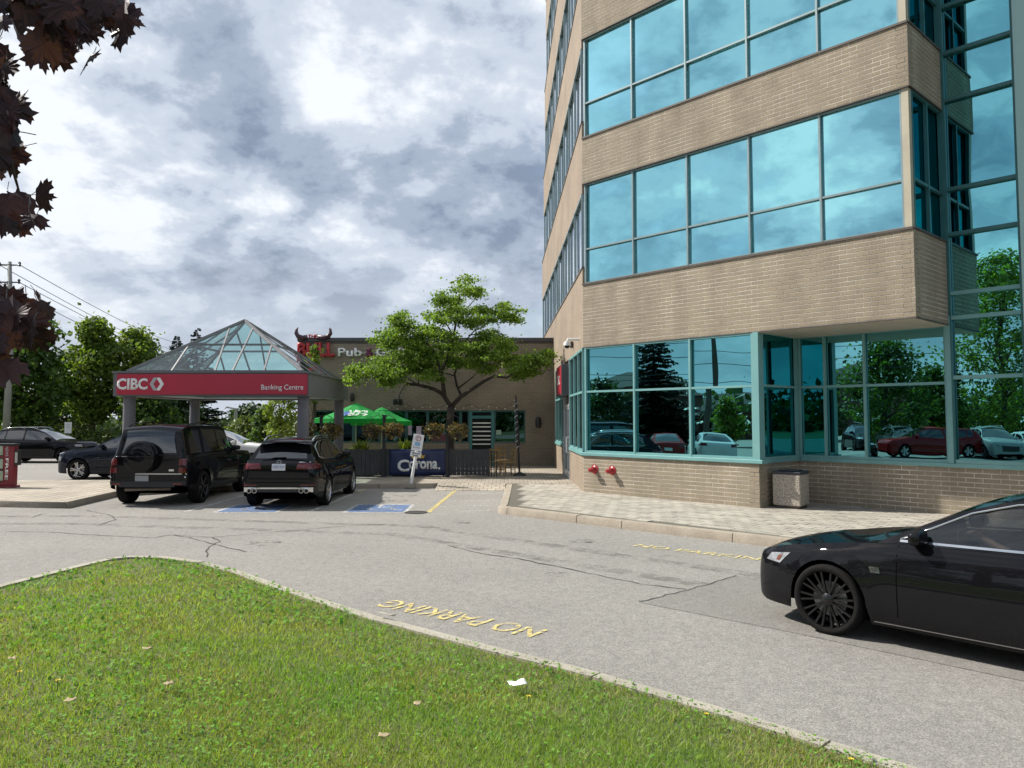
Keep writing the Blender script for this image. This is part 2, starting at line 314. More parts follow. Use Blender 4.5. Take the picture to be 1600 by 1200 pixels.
# painted lettering along the kerbs
def lettering(p0, p1, up_sign, h):
    a, b = G(*p0), G(*p1); d = (b-a); w = d.length; d.normalize(); up = Vector((-d.y, d.x, 0))
    text('painted_lettering', 'NO PARKING', m_yel, a+Vector((0, 0, .0085)), d, up, width=w, height=h, parent=road, extrude=0, fat=.012)
lettering((858, 985), (618, 938), 1, .34)
lettering((988, 854), (1214, 880), 1, .26)
# accessible parking bays
for x0, x1, y0, y1 in ((-6.72, -5.25, 17.15, 18.75), (-3.80, -2.36, 17.15, 18.75)):
    MB().quad((x0, y0, .005), (x1, y0, .005), (x1, y1, .005), (x0, y1, .005)).build('parking_bay_border', m_wht, road)
    MB().quad((x0+.09, y0+.09, .009), (x1-.09, y0+.09, .009), (x1-.09, y1-.09, .009), (x0+.09, y1-.09, .009)).build('parking_bay_field', m_blue, road)
    cx, cy = (x0+x1)/2, (y0+y1)/2-.1; q = MB()
    arc = [(cx+.05+.30*math.cos(R(a)), cy-.05+.30*math.sin(R(a)), .013) for a in range(150, 380, 15)]
    for pts in (arc, [(cx-.08, cy+.55, .013), (cx-.03, cy+.15, .013), (cx+.26, cy+.12, .013), (cx+.40, cy-.28, .013), (cx+.52, cy-.25, .013)], [(cx-.05, cy+.36, .013), (cx+.2, cy+.36, .013)]):
        for i in range(len(pts)-1):
            a, b = Vector(pts[i]), Vector(pts[i+1]); t = (b-a).normalized()*.035; nn = Vector((-t.y, t.x, 0)); q.quad(a-t+nn*-1, b+t-nn, b+t+nn, a-t+nn)
    q.lathe([(.0, .0), (.1, 0)], (cx-.1, cy+.66, .013)); q.build('wheelchair_symbol', m_wht, road)
def line(x0, y0, x1, y1, w, m, nm='painted_line'): strip([(x0, y0, 0), (x1, y1, 0)], w, .006, nm, m, road)
line(-1.87, 17.2, -1.66, 22.3, .11, m_yel); line(-4.55, 17.4, -4.40, 22.6, .10, m_wht); line(-7.35, 17.3, -7.3, 22.6, .10, m_wht)
line(-4.40, 21.6, -4.35, 22.7, .11, m_yel)
for y, xa, xb in ((17.35, -1.2, -.45), (18.3, -1.75, -.5), (19.5, -1.6, -.4), (21.3, -1.5, -.4)): line(xa, y, xb, y+.25, .07, m_wht)
_mh = G(650, 801); MB().lathe([(0, .007), (.20, .007), (.20, .012), (.26, .012), (.26, .002)], (_mh.x, _mh.y, 0)).build('drain_cover', m_crack, road)
# ---- lawn island with kerb
lawn_px = [(-420, 1030), (-200, 968), (0, 912), (60, 897), (120, 882), (165, 872), (205, 868), (260, 869), (322, 877), (380, 892), (440, 913), (520, 939), (600, 964), (680, 985), (760, 1006), (850, 1028), (940, 1050), (1060, 1084), (1180, 1119), (1300, 1155), (1430, 1195), (1600, 1250), (1800, 1315)]
LB = [Vector((*xy(G(x, y, .13)), .13)) for x, y in lawn_px]
LB += [Vector((7.5, .5, .13)), Vector((8, -5, .13)), Vector((-6, -8, .13)), Vector((-15, -3, .13)), Vector((-14, 3.5, .13))]
LC = Vector((-.6, 1.0, 0))
def lawn_frac(x, y):
    d = Vector((x, y, 0))-LC; best = 9
    for i in range(len(LB)):
        a, b = LB[i], LB[(i+1) % len(LB)]; e = b-a; den = d.x*e.y-d.y*e.x
        if abs(den) < 1e-9: continue
        w = a-LC; t = (w.x*e.y-w.y*e.x)/den; u = (w.x*d.y-w.y*d.x)/den
        if t > 0 and -1e-6 <= u <= 1+1e-6: best = min(best, t)
    return 1/best
def lawn_z(f): 
    g = max(0, min(1, (1-f)/.85)); return .105+.40*(g*g*(3-2*g))
m_soil = mat('lawn_soil', (.060, .090, .022), (.11, .10, .045), 1.6, rough=1, bump=.8, bscale=45, fine=(40, .4))
NR = 14; q = MB(); nB = len(LB)
for k in range(NR+1):
    f = k/NR
    for b in LB: p = LC.lerp(b, f*.985); q.v.append((p.x, p.y, lawn_z(f)))
for k in range(NR):
    for i in range(nB): j = (i+1) % nB; q.f.append((k*nB+i, k*nB+j, (k+1)*nB+j, (k+1)*nB+i)[::-1])
lawn = q.build('lawn', m_soil, smooth='all', kind='structure')
bm = bmesh.new(); bm.from_mesh(lawn.data); bmesh.ops.remove_doubles(bm, verts=bm.verts, dist=1e-4); bmesh.ops.recalc_face_normals(bm, faces=bm.faces)
if sum(f.normal.z for f in bm.faces) < 0: bmesh.ops.reverse_faces(bm, faces=bm.faces)
bm.to_mesh(lawn.data); bm.free()
def kerb_run(P, w, h, m, parent, joints, inward):
    """kerb stones along polyline P (outer top edge); joints = indices where a new stone begins"""
    n = len(P)
    def nrm(i):
        t = (P[min(i+1, n-1)]-P[max(i-1, 0)]); t = Vector((t.x, t.y, 0)).normalized(); nn = Vector((-t.y, t.x, 0))
        return nn if nn.dot(inward(P[i])) > 0 else -nn
    for a, b in zip(joints[:-1], joints[1:]):
        q = MB(); k = b-a+1; r = rnd.uniform(-.006, .006)
        for i in range(a, b+1):
            p = P[i]; nn = nrm(i); e = Vector((0, 0, 0)); t = (P[min(i+1, n-1)]-P[max(i-1, 0)]).normalized()
            if i == a: e = t*.008
            if i == b: e = -t*.008
            p = p+e; z = h+r
            for o, zz in ((-.02, -.02), (-.005, z-.02), (.012, z), (w, z), (w, -.02)): s_ = p+nn*o; q.v.append((s_.x, s_.y, zz))
        for i in range(k-1):
            for j in range(5): q.f.append((i*5+j, i*5+(j+1) % 5, (i+1)*5+(j+1) % 5, (i+1)*5+j))
        q.f += [(0, 1, 2, 3, 4), tuple((k-1)*5+j for j in reversed(range(5)))]
        o = q.build('curb_stone', m, parent, smooth=True)
        bm = bmesh.new(); bm.from_mesh(o.data); bmesh.ops.recalc_face_normals(bm, faces=bm.faces); bm.to_mesh(o.data); bm.free()
kerb_run(LB[:23], .13, .13, m_conc2, lawn, [0, 2, 5, 8, 12, 16, 19, 22], lambda p: LC-p)
strip([p+(p-LC).normalized()*.08 for p in LB[1:22]], .17, .0045, 'kerb_grit', m_grit, road)
# ---- building frame of reference, pavement
SWZ = .15
F0 = G(912, 768, SWZ); _a = R(42.7); U = Vector((math.sin(_a), -math.cos(_a), 0)); NF = Vector((-math.cos(_a), -math.sin(_a), 0)); VS = Vector((-.0175, 1, 0)).normalized()
def FP(t, z, off=0.0): return Vector((F0.x, F0.y, 0))+U*t+NF*off+Vector((0, 0, z))
PUB_Y = 31.5
cA = G(780, 792, SWZ); cB = G(1240, 844, SWZ); cdir = (cB-cA).normalized(); cEnd = cA+cdir*26
cL = Vector((-.16, 22.9, SWZ))
sw_poly = [xy(cA+Vector((.12, -.0, 0))), xy(cEnd), xy(FP(22, 0, -1.9)), xy(FP(5.2, 0, -1.9)), xy(FP(.3, 0, -.3)), xy(F0+VS*2.6+Vector((.3, 0, 0))), (cL.x, 22.99)]
sidewalk = MB().poly(sw_poly, -.05, SWZ-.012).build('sidewalk', m_joint, kind='structure')
plaza_poly = [(-2.25, 23.3), (-6.9, 23.05), (-9.2, 24), (-9.2, PUB_Y+.3), (2.1, PUB_Y+.3), (2.3, 23.0), (-.2, 23.0), (-.2, 23.3)]
m_plaza = brickmat('plaza_pavers', (0, 1), (.34, .295, .235), (.28, .245, .197), (.12, .105, .085), .24, .24, .014, bump=.3, stain=.3)
plaza = MB().poly(plaza_poly, -.05, SWZ).build('plaza_paving', m_plaza, kind='structure')
ramp = MB().quad((-2.25, 22.3, .006), (-.2, 22.3, .006), (-.2, 23.3, SWZ-.002), (-2.25, 23.3, SWZ-.002)).build('curb_ramp', m_plaza, plaza)
kerb_run([Vector((-6.9, 23.03, 0)), Vector((-5.6, 23.03, 0)), Vector((-4, 23.03, 0)), Vector((-2.9, 23.03, 0)), Vector((-2.3, 23.2, 0))], .16, SWZ+.004, m_conc, plaza, [0, 1, 2, 3, 4], lambda p: Vector((0, 1, 0)))
# rounded kerb corner and the long kerb towards the car
run = [cL] + [Vector((-.22, 19.6, 0)), Vector((-.27, cA.y+.45, 0)), cA+Vector((-.02, .15, 0)), cA+cdir*.25] + [cA+cdir*t for t in (1.1, 2.2, 3.3, 5.6, 7.8, 10.0, 12.5, 15, 18, 22, 26)]
kerb_run(run, .17, SWZ+.004, m_conc, sidewalk, list(range(len(run)))[:1]+[1, 4]+list(range(6, len(run))), lambda p: Vector((1, 1, 0)))
# pavers laid parallel to the facade
swm = [Vector((x, y)) for x, y in sw_poly]
def inside(p, poly):
    c = False; n = len(poly)
    for i in range(n):
        a, b = poly[i], poly[i-1]
        if (a[1] > p[1]) != (b[1] > p[1]) and p[0] < (b[0]-a[0])*(p[1]-a[1])/(b[1]-a[1])+a[0]: c = not c
    return c
PL, PW = .30, .20
pav = []
for j in range(0, 45):
    for i in range(-26, 70):
        c = FP((i+.5*(j % 2))*PL, 0, -1.95+j*PW+.0)
        ok = all(inside((c+U*a*PL*.5+NF*b*PW*.5), swm) for a in (-1, 1) for b in (-1, 1))
        if not ok: continue
        if (c-Vector((cA.x, cA.y, 0))).dot(Vector((-cdir.y, cdir.x, 0))) < .36: continue
        if c.x < .25+.02 and c.y > 17: continue
        pav.append(c)
def dist2cam(c):
    pj = project(c)
    d = c.length
    if pj is None or not (-20 < pj[0] < 1620): d += 100
    return d
pav.sort(key=dist2cam)
_rot = Matrix(((U.x, NF.x, 0), (U.y, NF.y, 0), (0, 0, 1)))
pb = MB().box(-PL/2+.007, PL/2-.007, -PW/2+.007, PW/2-.007, -.02, .0)
pme = None
paver_stuff = MB()
for k, c in enumerate(pav):
    dz = rnd.uniform(-.003, .003)
    if k < 300:
        if pme is None:
            o = pb.build('paver', m_pav, sidewalk, local=True); pme = o.data
        else:
            o = bpy.data.objects.new('paver', pme); COL.objects.link(o); o.parent = sidewalk
        o.location = (c.x, c.y, SWZ+dz); o.rotation_euler = _rot.to_euler()
    else:
        paver_stuff.frame_box(c-U*(PL/2-.005)-NF*(PW/2-.005)+Vector((0, 0, SWZ-.02+dz)), U*(PL-.01), NF*(PW-.01), (0, 0, .02))
paver_stuff.build('paver_field', m_pav, sidewalk, kind='stuff')
# ---- traffic island with the canopy
isl = [G(-260, 776, .14), G(0, 783, .14), G(105, 785, .14), G(182, 768, .14), Vector((-7.3, 23.4, .14)), Vector((-6.0, 23.0, .14)), Vector((-5.6, 23.6, .14)), Vector((-5.75, 29.2, .14)), Vector((-9.2, 29.4, .14)), Vector((-12.3, 24.6, .14)), G(-260, 752, .14)]
m_island = brickmat('island_pavers', (0, 1), (.38, .33, .262), (.30, .26, .205), (.115, .10, .08), .30, .30, .022, bump=.3, off=0.0, stain=.3)
island = MB().poly([xy(p) for p in isl], -.05, .14).build('island_paving', m_island, kind='structure')
kerb_run([Vector((p.x, p.y-.02, 0)) for p in isl[:5]], .16, .145, m_conc, island, [0, 1, 2, 3, 4], lambda p: Vector((0, 1, 0)))
# ================================================================ OFFICE TOWER
BC1, BC2, MOR = (.280, .230, .163), (.245, .201, .144), (.66, .61, .53)
m_brick = mat('tan_brick', BC1, BC2, 3.0, rough=.88, bump=.3, bscale=140, fine=(45, .12), island=.055)
m_mortar = mat('mortar', MOR, (.30, .27, .23), 2.0, rough=.95, fine=(50, .1))
streaks(m_brick, .13); streaks(m_mortar, .13)
m_brickY = brickmat('tan_brick_side', (1, 2), (.25, .195, .142), (.225, .175, .128), (.30, .245, .19), .305, .092, .008, stain=.2)
m_brickX = brickmat('tan_brick_pub', (0, 2), (.235, .193, .145), (.21, .173, .13), (.30, .252, .197), .305, .092, .009, stain=.25)
m_teal = mat('aqua_aluminium', (.165, .345, .34), (.14, .30, .30), 3, rough=.45, metal=.1)
m_alu = mat('weathered_aluminium_mullion', (.23, .30, .31), (.19, .25, .26), 3, rough=.4, metal=.35)
m_deep = mat('deep_teal_mullion', (.045, .145, .15), (.035, .115, .12), 3, rough=.4, metal=.2)
m_cream = mat('cream_column_paint', (.40, .36, .27), (.33, .30, .225), 3, rough=.6)
m_pale = mat('pale_aqua_panel', (.30, .47, .46), (.27, .43, .42), 1.5, rough=.5)
m_soff = mat('soffit_board', (.44, .40, .33), (.37, .335, .28), 1.5, rough=.8)
m_dark = mat('dark_interior', (.012, .016, .018), rough=.9)
m_cap = mat('dark_flashing', (.075, .060, .048), (.055, .045, .036), 3, rough=.6)
g_up = mirror_glass('teal_mirror_glass', (.365, .76, .80), 0, .006, .5)
g_low = mirror_glass('dark_teal_glass', (.165, .46, .50), 0, .006, .6)
g_side = mirror_glass('grey_blue_glass', (.80, .86, .92), .02, .005, .5)
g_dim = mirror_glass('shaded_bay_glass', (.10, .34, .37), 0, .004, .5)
g_curt = mirror_glass('curtain_wall_glass', (.21, .58, .62), 0, .009, .7)
g_door = mirror_glass('smoky_shop_glass', (.30, .33, .34), .01, .004, .6)
tower = empty('office_building', (F0.x, F0.y, 0), label='multi-storey tan brick office building with bands of teal mirror glass', cat='building')
_Yf = F0.y
def zc(y): return A(912, y, _Yf).z
Z_SILL, Z_W1 = zc(709), zc(543)
Z_B1 = zc(444); Z_W2 = zc(288); Z_B2 = zc(216); Z_W3 = zc(62); Z_B3 = Z_W3+(Z_B2-Z_W2)
TB, TG, REC = 8.45, 5.15, 1.81
fl = [(Z_B1, Z_W2), (Z_B2, Z_W3)]
step = Z_B2-Z_B1
for k in range(2, 5): fl.append((Z_B1+step*k, Z_W2+step*k))
ZTOP = fl[-1][1]+1.6
bands = [(Z_W1, Z_B1)]+[(fl[k][1], fl[k+1][0]) for k in range(4)]+[(fl[-1][1], ZTOP)]
def slab(name, a, b, z0, z1, th, m, parent=tower, inward=None, **k):
    """upright slab on plan line a-b, thickness th inwards"""
    a = Vector((a.x, a.y, 0)); b = Vector((b.x, b.y, 0)); return MB().frame_box(a+Vector((0, 0, z0)), b-a, inward*th, (0, 0, z1-z0)).build(name, m, parent, **k)
brick_list, brick_stuff = [], MB()
BLn, BHt, BPr = .305, .0925, .0035
def brick_field(a, b, z0, z1, nrm, pieces=True):
    a = Vector((a.x, a.y, 0)); b = Vector((b.x, b.y, 0)); d = b-a; L = d.length; d.normalize()
    rows = max(1, round((z1-z0)/BHt)); rh = (z1-z0)/rows
    for j in range(rows):
        x = -(.5*(j % 2))*BLn
        while x < L-.01:
            x0, x1 = max(x, 0)+.007, min(x+BLn, L)-.007
            x += BLn
            if x1-x0 < .03: continue
            o = a+d*x0+Vector((0, 0, z0+j*rh+.009)); pr = BPr+rnd.uniform(-.001, .001)
            if x1-x0 > BLn-.025: brick_list.append((o, d, nrm, rh-.018, x1-x0, pr))
            else: brick_stuff.frame_box(o-nrm*.004, d*(x1-x0), nrm*(pr+.004), (0, 0, rh-.018))
# ground floor walls
walls = [(FP(0, 0), FP(TG, 0), NF), (FP(TG, 0), FP(TG, 0, -REC), U), (FP(TG, 0, -REC), FP(18, 0, -REC), NF)]
for i, (a, b, nn) in enumerate(walls):
    slab('base_wall', a, b, -.05, Z_SILL, .25, m_mortar, inward=-nn); brick_field(a, b, SWZ, Z_SILL-.05, nn)
    t = (b-a).normalized(); e0 = -.06 if i == 0 else (.1 if i == 1 else .06); e1 = .1 if i == 0 else 0
    MB().frame_box(a+t*e0+nn*.05+Vector((0, 0, Z_SILL-.045)), (b-a)-t*(e0)+t*e1, -nn*.2, (0, 0, .085)).build('window_sill', m_teal, tower, bevel=.008)
for k, (z0, z1) in enumerate(bands):
    for a, b, nn in ((FP(0, 0), FP(TB, 0), NF), (FP(TB, 0), FP(TB, 0, -REC-.1), U)):
        slab('brick_band', a, b, z0, z1, .25 if nn is NF else .22, m_mortar if k < 3 else m_brickX, inward=-nn)
        if k < 3: brick_field(a, b, z0+.01, z1-.04, nn)
        MB().frame_box(a+nn*.03+Vector((0, 0, z1-.035)), b-a, -nn*.2, (0, 0, .045)).build('band_flashing', m_cap, tower)
        MB().frame_box(a+nn*.018+Vector((0, 0, z0-.015)), b-a, -nn*.1, (0, 0, .02)).build('drip_edge', m_cap, tower)
def bl_key(e):
    c = e[0]+e[1]*.15; pj = project(c); d = c.length
    if pj is None or not (880 < pj[0] < 1600 and 0 < pj[1] < 800): return d+500
    return d + (60 if pj[0] > 1290 and pj[1] > 770 else 0)
brick_list.sort(key=bl_key)
bmeshes = {}
for k, (o, d, nn, h, L, pr) in enumerate(brick_list):
    if k < 300:
        me = bmeshes.get(round(h, 4))
        if me is None:
            ob = MB().box(0, L, 0, pr+.004, 0, h).build('brick', m_brick); me = bmeshes[round(h, 4)] = ob.data
        else: ob = bpy.data.objects.new('brick', me); COL.objects.link(ob)
        M3 = Matrix((d, nn, Vector((0, 0, 1)))).transposed().to_4x4(); M3.translation = o-nn*.004+nn*rnd.uniform(-.001, .001)
        if M3.determinant() < 0:
            M3 = Matrix((-d, nn, Vector((0, 0, 1)))).transposed().to_4x4(); M3.translation = o-nn*.004+d*L
        ob.matrix_basis = M3; adopt(ob, tower)
    else: brick_stuff.frame_box(o-nn*.004, d*L, nn*(pr+.004), (0, 0, h))
brick_stuff.build('brick_field', m_brick, tower, kind='stuff')
def window(a, b, z0, z1, nrm, cols, rows, glass, fm, rec=.05, fw=.055, fd=.07, name='window', tilt=.0045, ends=True):
    """glazed strip: cols = list of fractions, rows = list of fractions"""
    a = Vector((a.x, a.y, 0)); b = Vector((b.x, b.y, 0)); d = b-a; w = empty(name, a+Vector((0, 0, z0)), 0, tower); H = z1-z0; t = d.normalized()
    for i in range(len(cols)-1):
        for j in range(len(rows)-1):
            p = a+d*cols[i]-nrm*(rec+.012); q = a+d*cols[i+1]-nrm*(rec+.012); za, zb = z0+H*rows[j], z0+H*rows[j+1]
            k = [rnd.uniform(-tilt, tilt) for _ in range(3)]; vs = []
            for base, zz, s1, s2 in ((p, za, -1, -1), (q, za, 1, -1), (q, zb, 1, 1), (p, zb, -1, 1)):
                vs.append(base+nrm*(k[0]*s1+k[1]*s2)+Vector((0, 0, zz)))
            vb = [v-nrm*.012 for v in vs]
            o = MB().add(vs+vb, [(0, 1, 2, 3), (7, 6, 5, 4), (0, 4, 5, 1), (1, 5, 6, 2), (2, 6, 7, 3), (3, 7, 4, 0)]).build('pane', glass[j] if isinstance(glass, (list, tuple)) else glass, w)
    for i, c in enumerate(cols):
        if not ends and i in (0, len(cols)-1): continue
        wd = fw; p = a+d*c-t*(wd/2)
        if i == 0: p = a
        if i == len(cols)-1: p = b-t*wd
        MB().frame_box(p-nrm*rec+Vector((0, 0, z0)), t*wd, nrm*fd, (0, 0, H)).build('mullion', fm, w)
    for j, r in enumerate(rows):
        zz = z0+H*r-fw/2
        if j == 0: zz = z0+.002
        if j == len(rows)-1: zz = z1-fw-.002
        MB().frame_box(a+t*.003-nrm*rec+Vector((0, 0, zz)), d-t*.006, nrm*(fd-.008), (0, 0, fw)).build('transom', fm, w)
    return w
c5 = [0, .2, .4, .6, .8, 1]; c3 = [0, 1/3, 2/3, 1]
for k, (z0, z1) in enumerate(fl):
    window(FP(.05, 0), FP(TB-.16, 0), z0, z1, NF, c5, [0, .345, 1], g_up, m_alu, rec=.10, fw=.042)
    MB().frame_box(FP(TB-.16, z0, -.02), U*.13, -NF*.16, (0, 0, z1-z0)).build('corner_column', m_cream, tower)
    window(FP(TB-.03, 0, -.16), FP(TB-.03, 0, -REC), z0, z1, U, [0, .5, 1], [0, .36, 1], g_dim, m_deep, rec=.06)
window(FP(.06, 0), FP(TG-.10, 0), Z_SILL+.04, Z_W1, NF, c3, [0, .575, 1], g_low, m_teal, rec=.06, fw=.052)
MB().frame_box(FP(TG-.10, Z_SILL+.04, .02), U*.13, -NF*.16, (0, 0, Z_W1-Z_SILL-.05)).build('corner_column', m_teal, tower)
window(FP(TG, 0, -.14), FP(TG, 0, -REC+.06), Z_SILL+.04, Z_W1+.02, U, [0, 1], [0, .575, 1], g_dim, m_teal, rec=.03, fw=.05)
window(FP(TG+.02, 0, -REC), FP(TB-.06, 0, -REC), Z_SILL+.04, Z_W1+.02, NF, [0, .20, .48, 1], [0, .575, 1], g_low, m_teal, rec=.04, fw=.055)
# soffit boards under the overhang
nb = 12
for i in range(nb):
    w_ = (REC-.0)/nb; MB().frame_box(FP(TG+.0, Z_W1-.005, -w_*i-.004), U*(TB-TG-.02), -NF*(w_-.008), (0, 0, -.02)).build('soffit_board', m_soff, tower)
MB().frame_box(FP(TG, Z_W1+.004, -.2), U*(TB-TG-.25), -NF*(REC-.25), (0, 0, .1)).build('soffit_backing', m_cap, tower)
_l = FP(6.6, Z_W1-.03, -.75); MB().lathe([(0, 0), (.07, 0), (.09, .02)], _l).build('downlight', m_pale, tower)
# curtain wall beyond the bay
Yc = FP(TB+.05, 0, -REC).y
zrow = [A(1497, y, Yc).z for y in (714, 590, 497, 459, 367, 297, 158)]
zrow += [zrow[-1]+v for v in (1.0, 2.0, 3.9, 4.9, 5.9, 7.8, 8.8, 9.8)]
zr = [z for z in zrow if z < ZTOP]+[ZTOP]
zz0 = Z_SILL+.04; rows = [0]+[(z-zz0)/(ZTOP-zz0) for z in zr[1:-1]]+[1]
cw = window(FP(TB-.02, 0, -REC), FP(TB+1.35, 0, -REC), zz0, ZTOP, NF, [0, 1], rows, [g_low, g_low]+[g_curt]*(len(rows)-3), m_deep, rec=.03, fw=.075, fd=.09, name='curtain_wall', tilt=.004)
for ch in cw.children:
    if ch.name.startswith(('transom', 'mullion')):
        zc_ = sum((wm(ch) @ Vector(c)).z for c in ch.bound_box)/8
        if ch.name.startswith('transom') and zc_ < zrow[3]+.1: ch.data.materials[0] = m_teal
MB().frame_box(FP(TB-.075, Z_SILL+.04, -REC+.075), U*.10, -NF*.1, (0, 0, zrow[2]-Z_SILL)).build('curtain_wall_post', m_teal, tower)
MB().frame_box(FP(TB+1.36, Z_SILL+.04, -REC+.25), U*.9, -NF*.6, (0, 0, ZTOP-Z_SILL)).build('panel_pier', m_pale, tower)
window(FP(TB+2.26, 0, -REC), FP(17.8, 0, -REC), zz0, ZTOP, NF, [0, .33, .66, 1], [0, .1, .25, .4, .55, .7, .85, 1], g_curt, m_deep, rec=.03, name='curtain_wall')
# ---- the long side facing the driveway
side_in = Vector((1, 0, 0)); sideN = -Vector((VS.y, -VS.x, 0))
def SP(s, z=0, off=0): return Vector((F0.x, F0.y, 0))+VS*s+sideN*off+Vector((0, 0, z))
ends = [20.8, 19.0, 17.6, 16.5, 15.4, 14.4]
m_sideW = m_brickY
slab('side_base_wall', SP(.0), SP(3.85), -.05, Z_SILL, .25, m_sideW, inward=-sideN); slab('side_base_wall', SP(5.95), SP(11), -.05, Z_SILL, .25, m_sideW, inward=-sideN)
slab('side_end_wall', SP(9.9), SP(20.8), Z_SILL, Z_W1, .25, m_sideW, inward=-sideN)
for k, (z0, z1) in enumerate(bands):
    zlo = z0 if k == 0 else z0-.25; zhi = z1+(.45 if k < 5 else 0)
    slab('side_band', SP(.0), SP(ends[k]), zlo, zhi, .25, m_sideW, inward=-sideN)
    MB().frame_box(SP(0, zhi-.03, .02), VS*(ends[k]+.03), -sideN*.2, (0, 0, .06)).build('band_flashing', m_cap, tower)
for k, (z0, z1) in enumerate(fl):
    e = ends[min(k+1, 5)]-.6; n = 9
    window(SP(.02), SP(e), z0+.45, z1-.25, sideN, [i/n for i in range(n+1)], [0, 1], g_side, m_alu, rec=.05, fw=.05)
window(SP(.05), SP(3.8), Z_SILL+.04, Z_W1, sideN, [0, .33, .66, 1], [0, .575, 1], g_door, m_teal, rec=.05, fw=.06)
window(SP(5.98), SP(9.85), Z_SILL+.04, Z_W1, sideN, [0, .33, .66, 1], [0, .575, 1], g_door, m_teal, rec=.05, fw=.06)
for nm, s0, s1 in (('window_sill', .0, 3.82), ('window_sill', 5.98, 9.95)):
    MB().frame_box(SP(s0, Z_SILL-.045, .05), VS*(s1-s0), -sideN*.2, (0, 0, .085)).build(nm, m_teal, tower)
# bank door: two leaves with pull bars and a transom light
m_silv = mat('silver_door_frame', (.52, .55, .56), rough=.35, metal=.3)
door = empty('door', SP(4.9, SWZ), 0, tower); door['label'] = 'silver framed glass double door of the bank'
zd = SWZ+.02; zt = SWZ+2.35
for a, b in ((3.92, 4.89), (4.91, 5.88)):
    MB().frame_box(SP(a, zd, -.05), VS*(b-a), sideN*.02, (0, 0, zt-zd)).build('glass_panel', g_door, door)
    q = MB()
    for x in (a, b-.09): q.frame_box(SP(x, zd, -.06), VS*.09, sideN*.07, (0, 0, zt-zd))
    for z in (zd, zt-.1): q.frame_box(SP(a+.09, z, -.058), VS*(b-a-.18), sideN*.066, (0, 0, .1 if z > 1 else .22))
    q.build('door_frame', m_silv, door)
    MB().tube([SP(a+.2, 1.0, .01), SP(a+.2, 1.0, .09), SP(a+.2, 1.5, .09), SP(a+.2, 1.5, .01)], .02).build('pull_bar', m_silv, door)
MB().frame_box(SP(3.92, zt+.02, -.05), VS*1.96, sideN*.02, (0, 0, Z_W1-zt-.04)).build('transom_light', g_door, door)
q = MB(); 
for x in (3.86, 5.9): q.frame_box(SP(x, SWZ, -.06), VS*.06, sideN*.09, (0, 0, Z_W1-SWZ))
q.frame_box(SP(3.92, zt, -.055), VS*1.98, sideN*.08, (0, 0, .06)); q.build('door_surround', m_silv, door)
# core block so nothing shows through
def insetcore():
    P = [F0+U*.5+VS*.5, FP(TB-.4, 0, -.35), FP(TB-.4, 0, -REC-.45), FP(18, 0, -REC-.45), FP(18, 0, -14), SP(14.0)+Vector((14, 0, 0)), SP(14.0)+Vector((.45, 0, 0))]
    MB().poly([xy(p) for p in P], Z_W1+.02, ZTOP-.05).build('core', m_dark, tower)
    P = [F0+U*.5+VS*.5, FP(TG-.4, 0, -.35), FP(TG-.4, 0, -REC-.45), FP(18, 0, -REC-.45), FP(18, 0, -14), SP(20.5)+Vector((14, 0, 0)), SP(20.5)+Vector((.45, 0, 0))]
    MB().poly([xy(p) for p in P], .0, Z_W1).build('core', m_dark, tower)
    for k in range(5):
        P = [SP(13.9)+Vector((.3, 0, 0)), SP(ends[k])+Vector((.0, 0, 0)), SP(ends[k])+Vector((8, 0, 0)), SP(13.9)+Vector((8, 0, 0))]
        P[0] = SP(13.9)+Vector((.28, 0, 0)); P[1] = SP(ends[k]-.65)+Vector((.28, 0, 0)); P[2] = SP(ends[k]-.65)+Vector((8, 0, 0))
        MB().poly([xy(p) for p in P], bands[k][0]+.01, bands[k+1][0]-.02).build('core', m_dark, tower)
insetcore()
MB().poly([xy(p) for p in (FP(.02, 0, -.02), FP(TB-.02, 0, -.02), FP(TB-.02, 0, -REC-.1), FP(18, 0, -REC-.1), FP(18, 0, -14), SP(14.3)+Vector((14, 0, 0)), SP(14.3)+Vector((.02, 0, 0)))], ZTOP, ZTOP+.25).build('roof_slab', m_cap, tower)
# projecting bank sign above the door
m_red = mat('crimson_sign_panel', (.42, .018, .045), (.38, .016, .040), 1.5, rough=.35)
m_grey = mat('charcoal_sign_metal', (.075, .075, .08), (.06, .06, .065), 2, rough=.5)
m_white = mat('white_lettering', (.78, .78, .77), (.7, .7, .69), 3, rough=.5)
sign = empty('lightbox_sign', SP(5, 3.0), 0, label='small crimson lightbox sign with charcoal sides above the bank door', cat='sign')
MB().frame_box(SP(3.9, 2.85, .02), VS*2.1, sideN*.24, (0, 0, 1.0)).build('casing', m_grey, sign, bevel=.01)
MB().frame_box(SP(3.95, 2.9, .26), VS*2.0, sideN*.012, (0, 0, .9)).build('face', m_red, sign)
text('lettering', 'CIBC', m_white, SP(5.6, 3.22, .273), -VS, (0, 0, 1), width=1.2, height=.3, parent=sign)
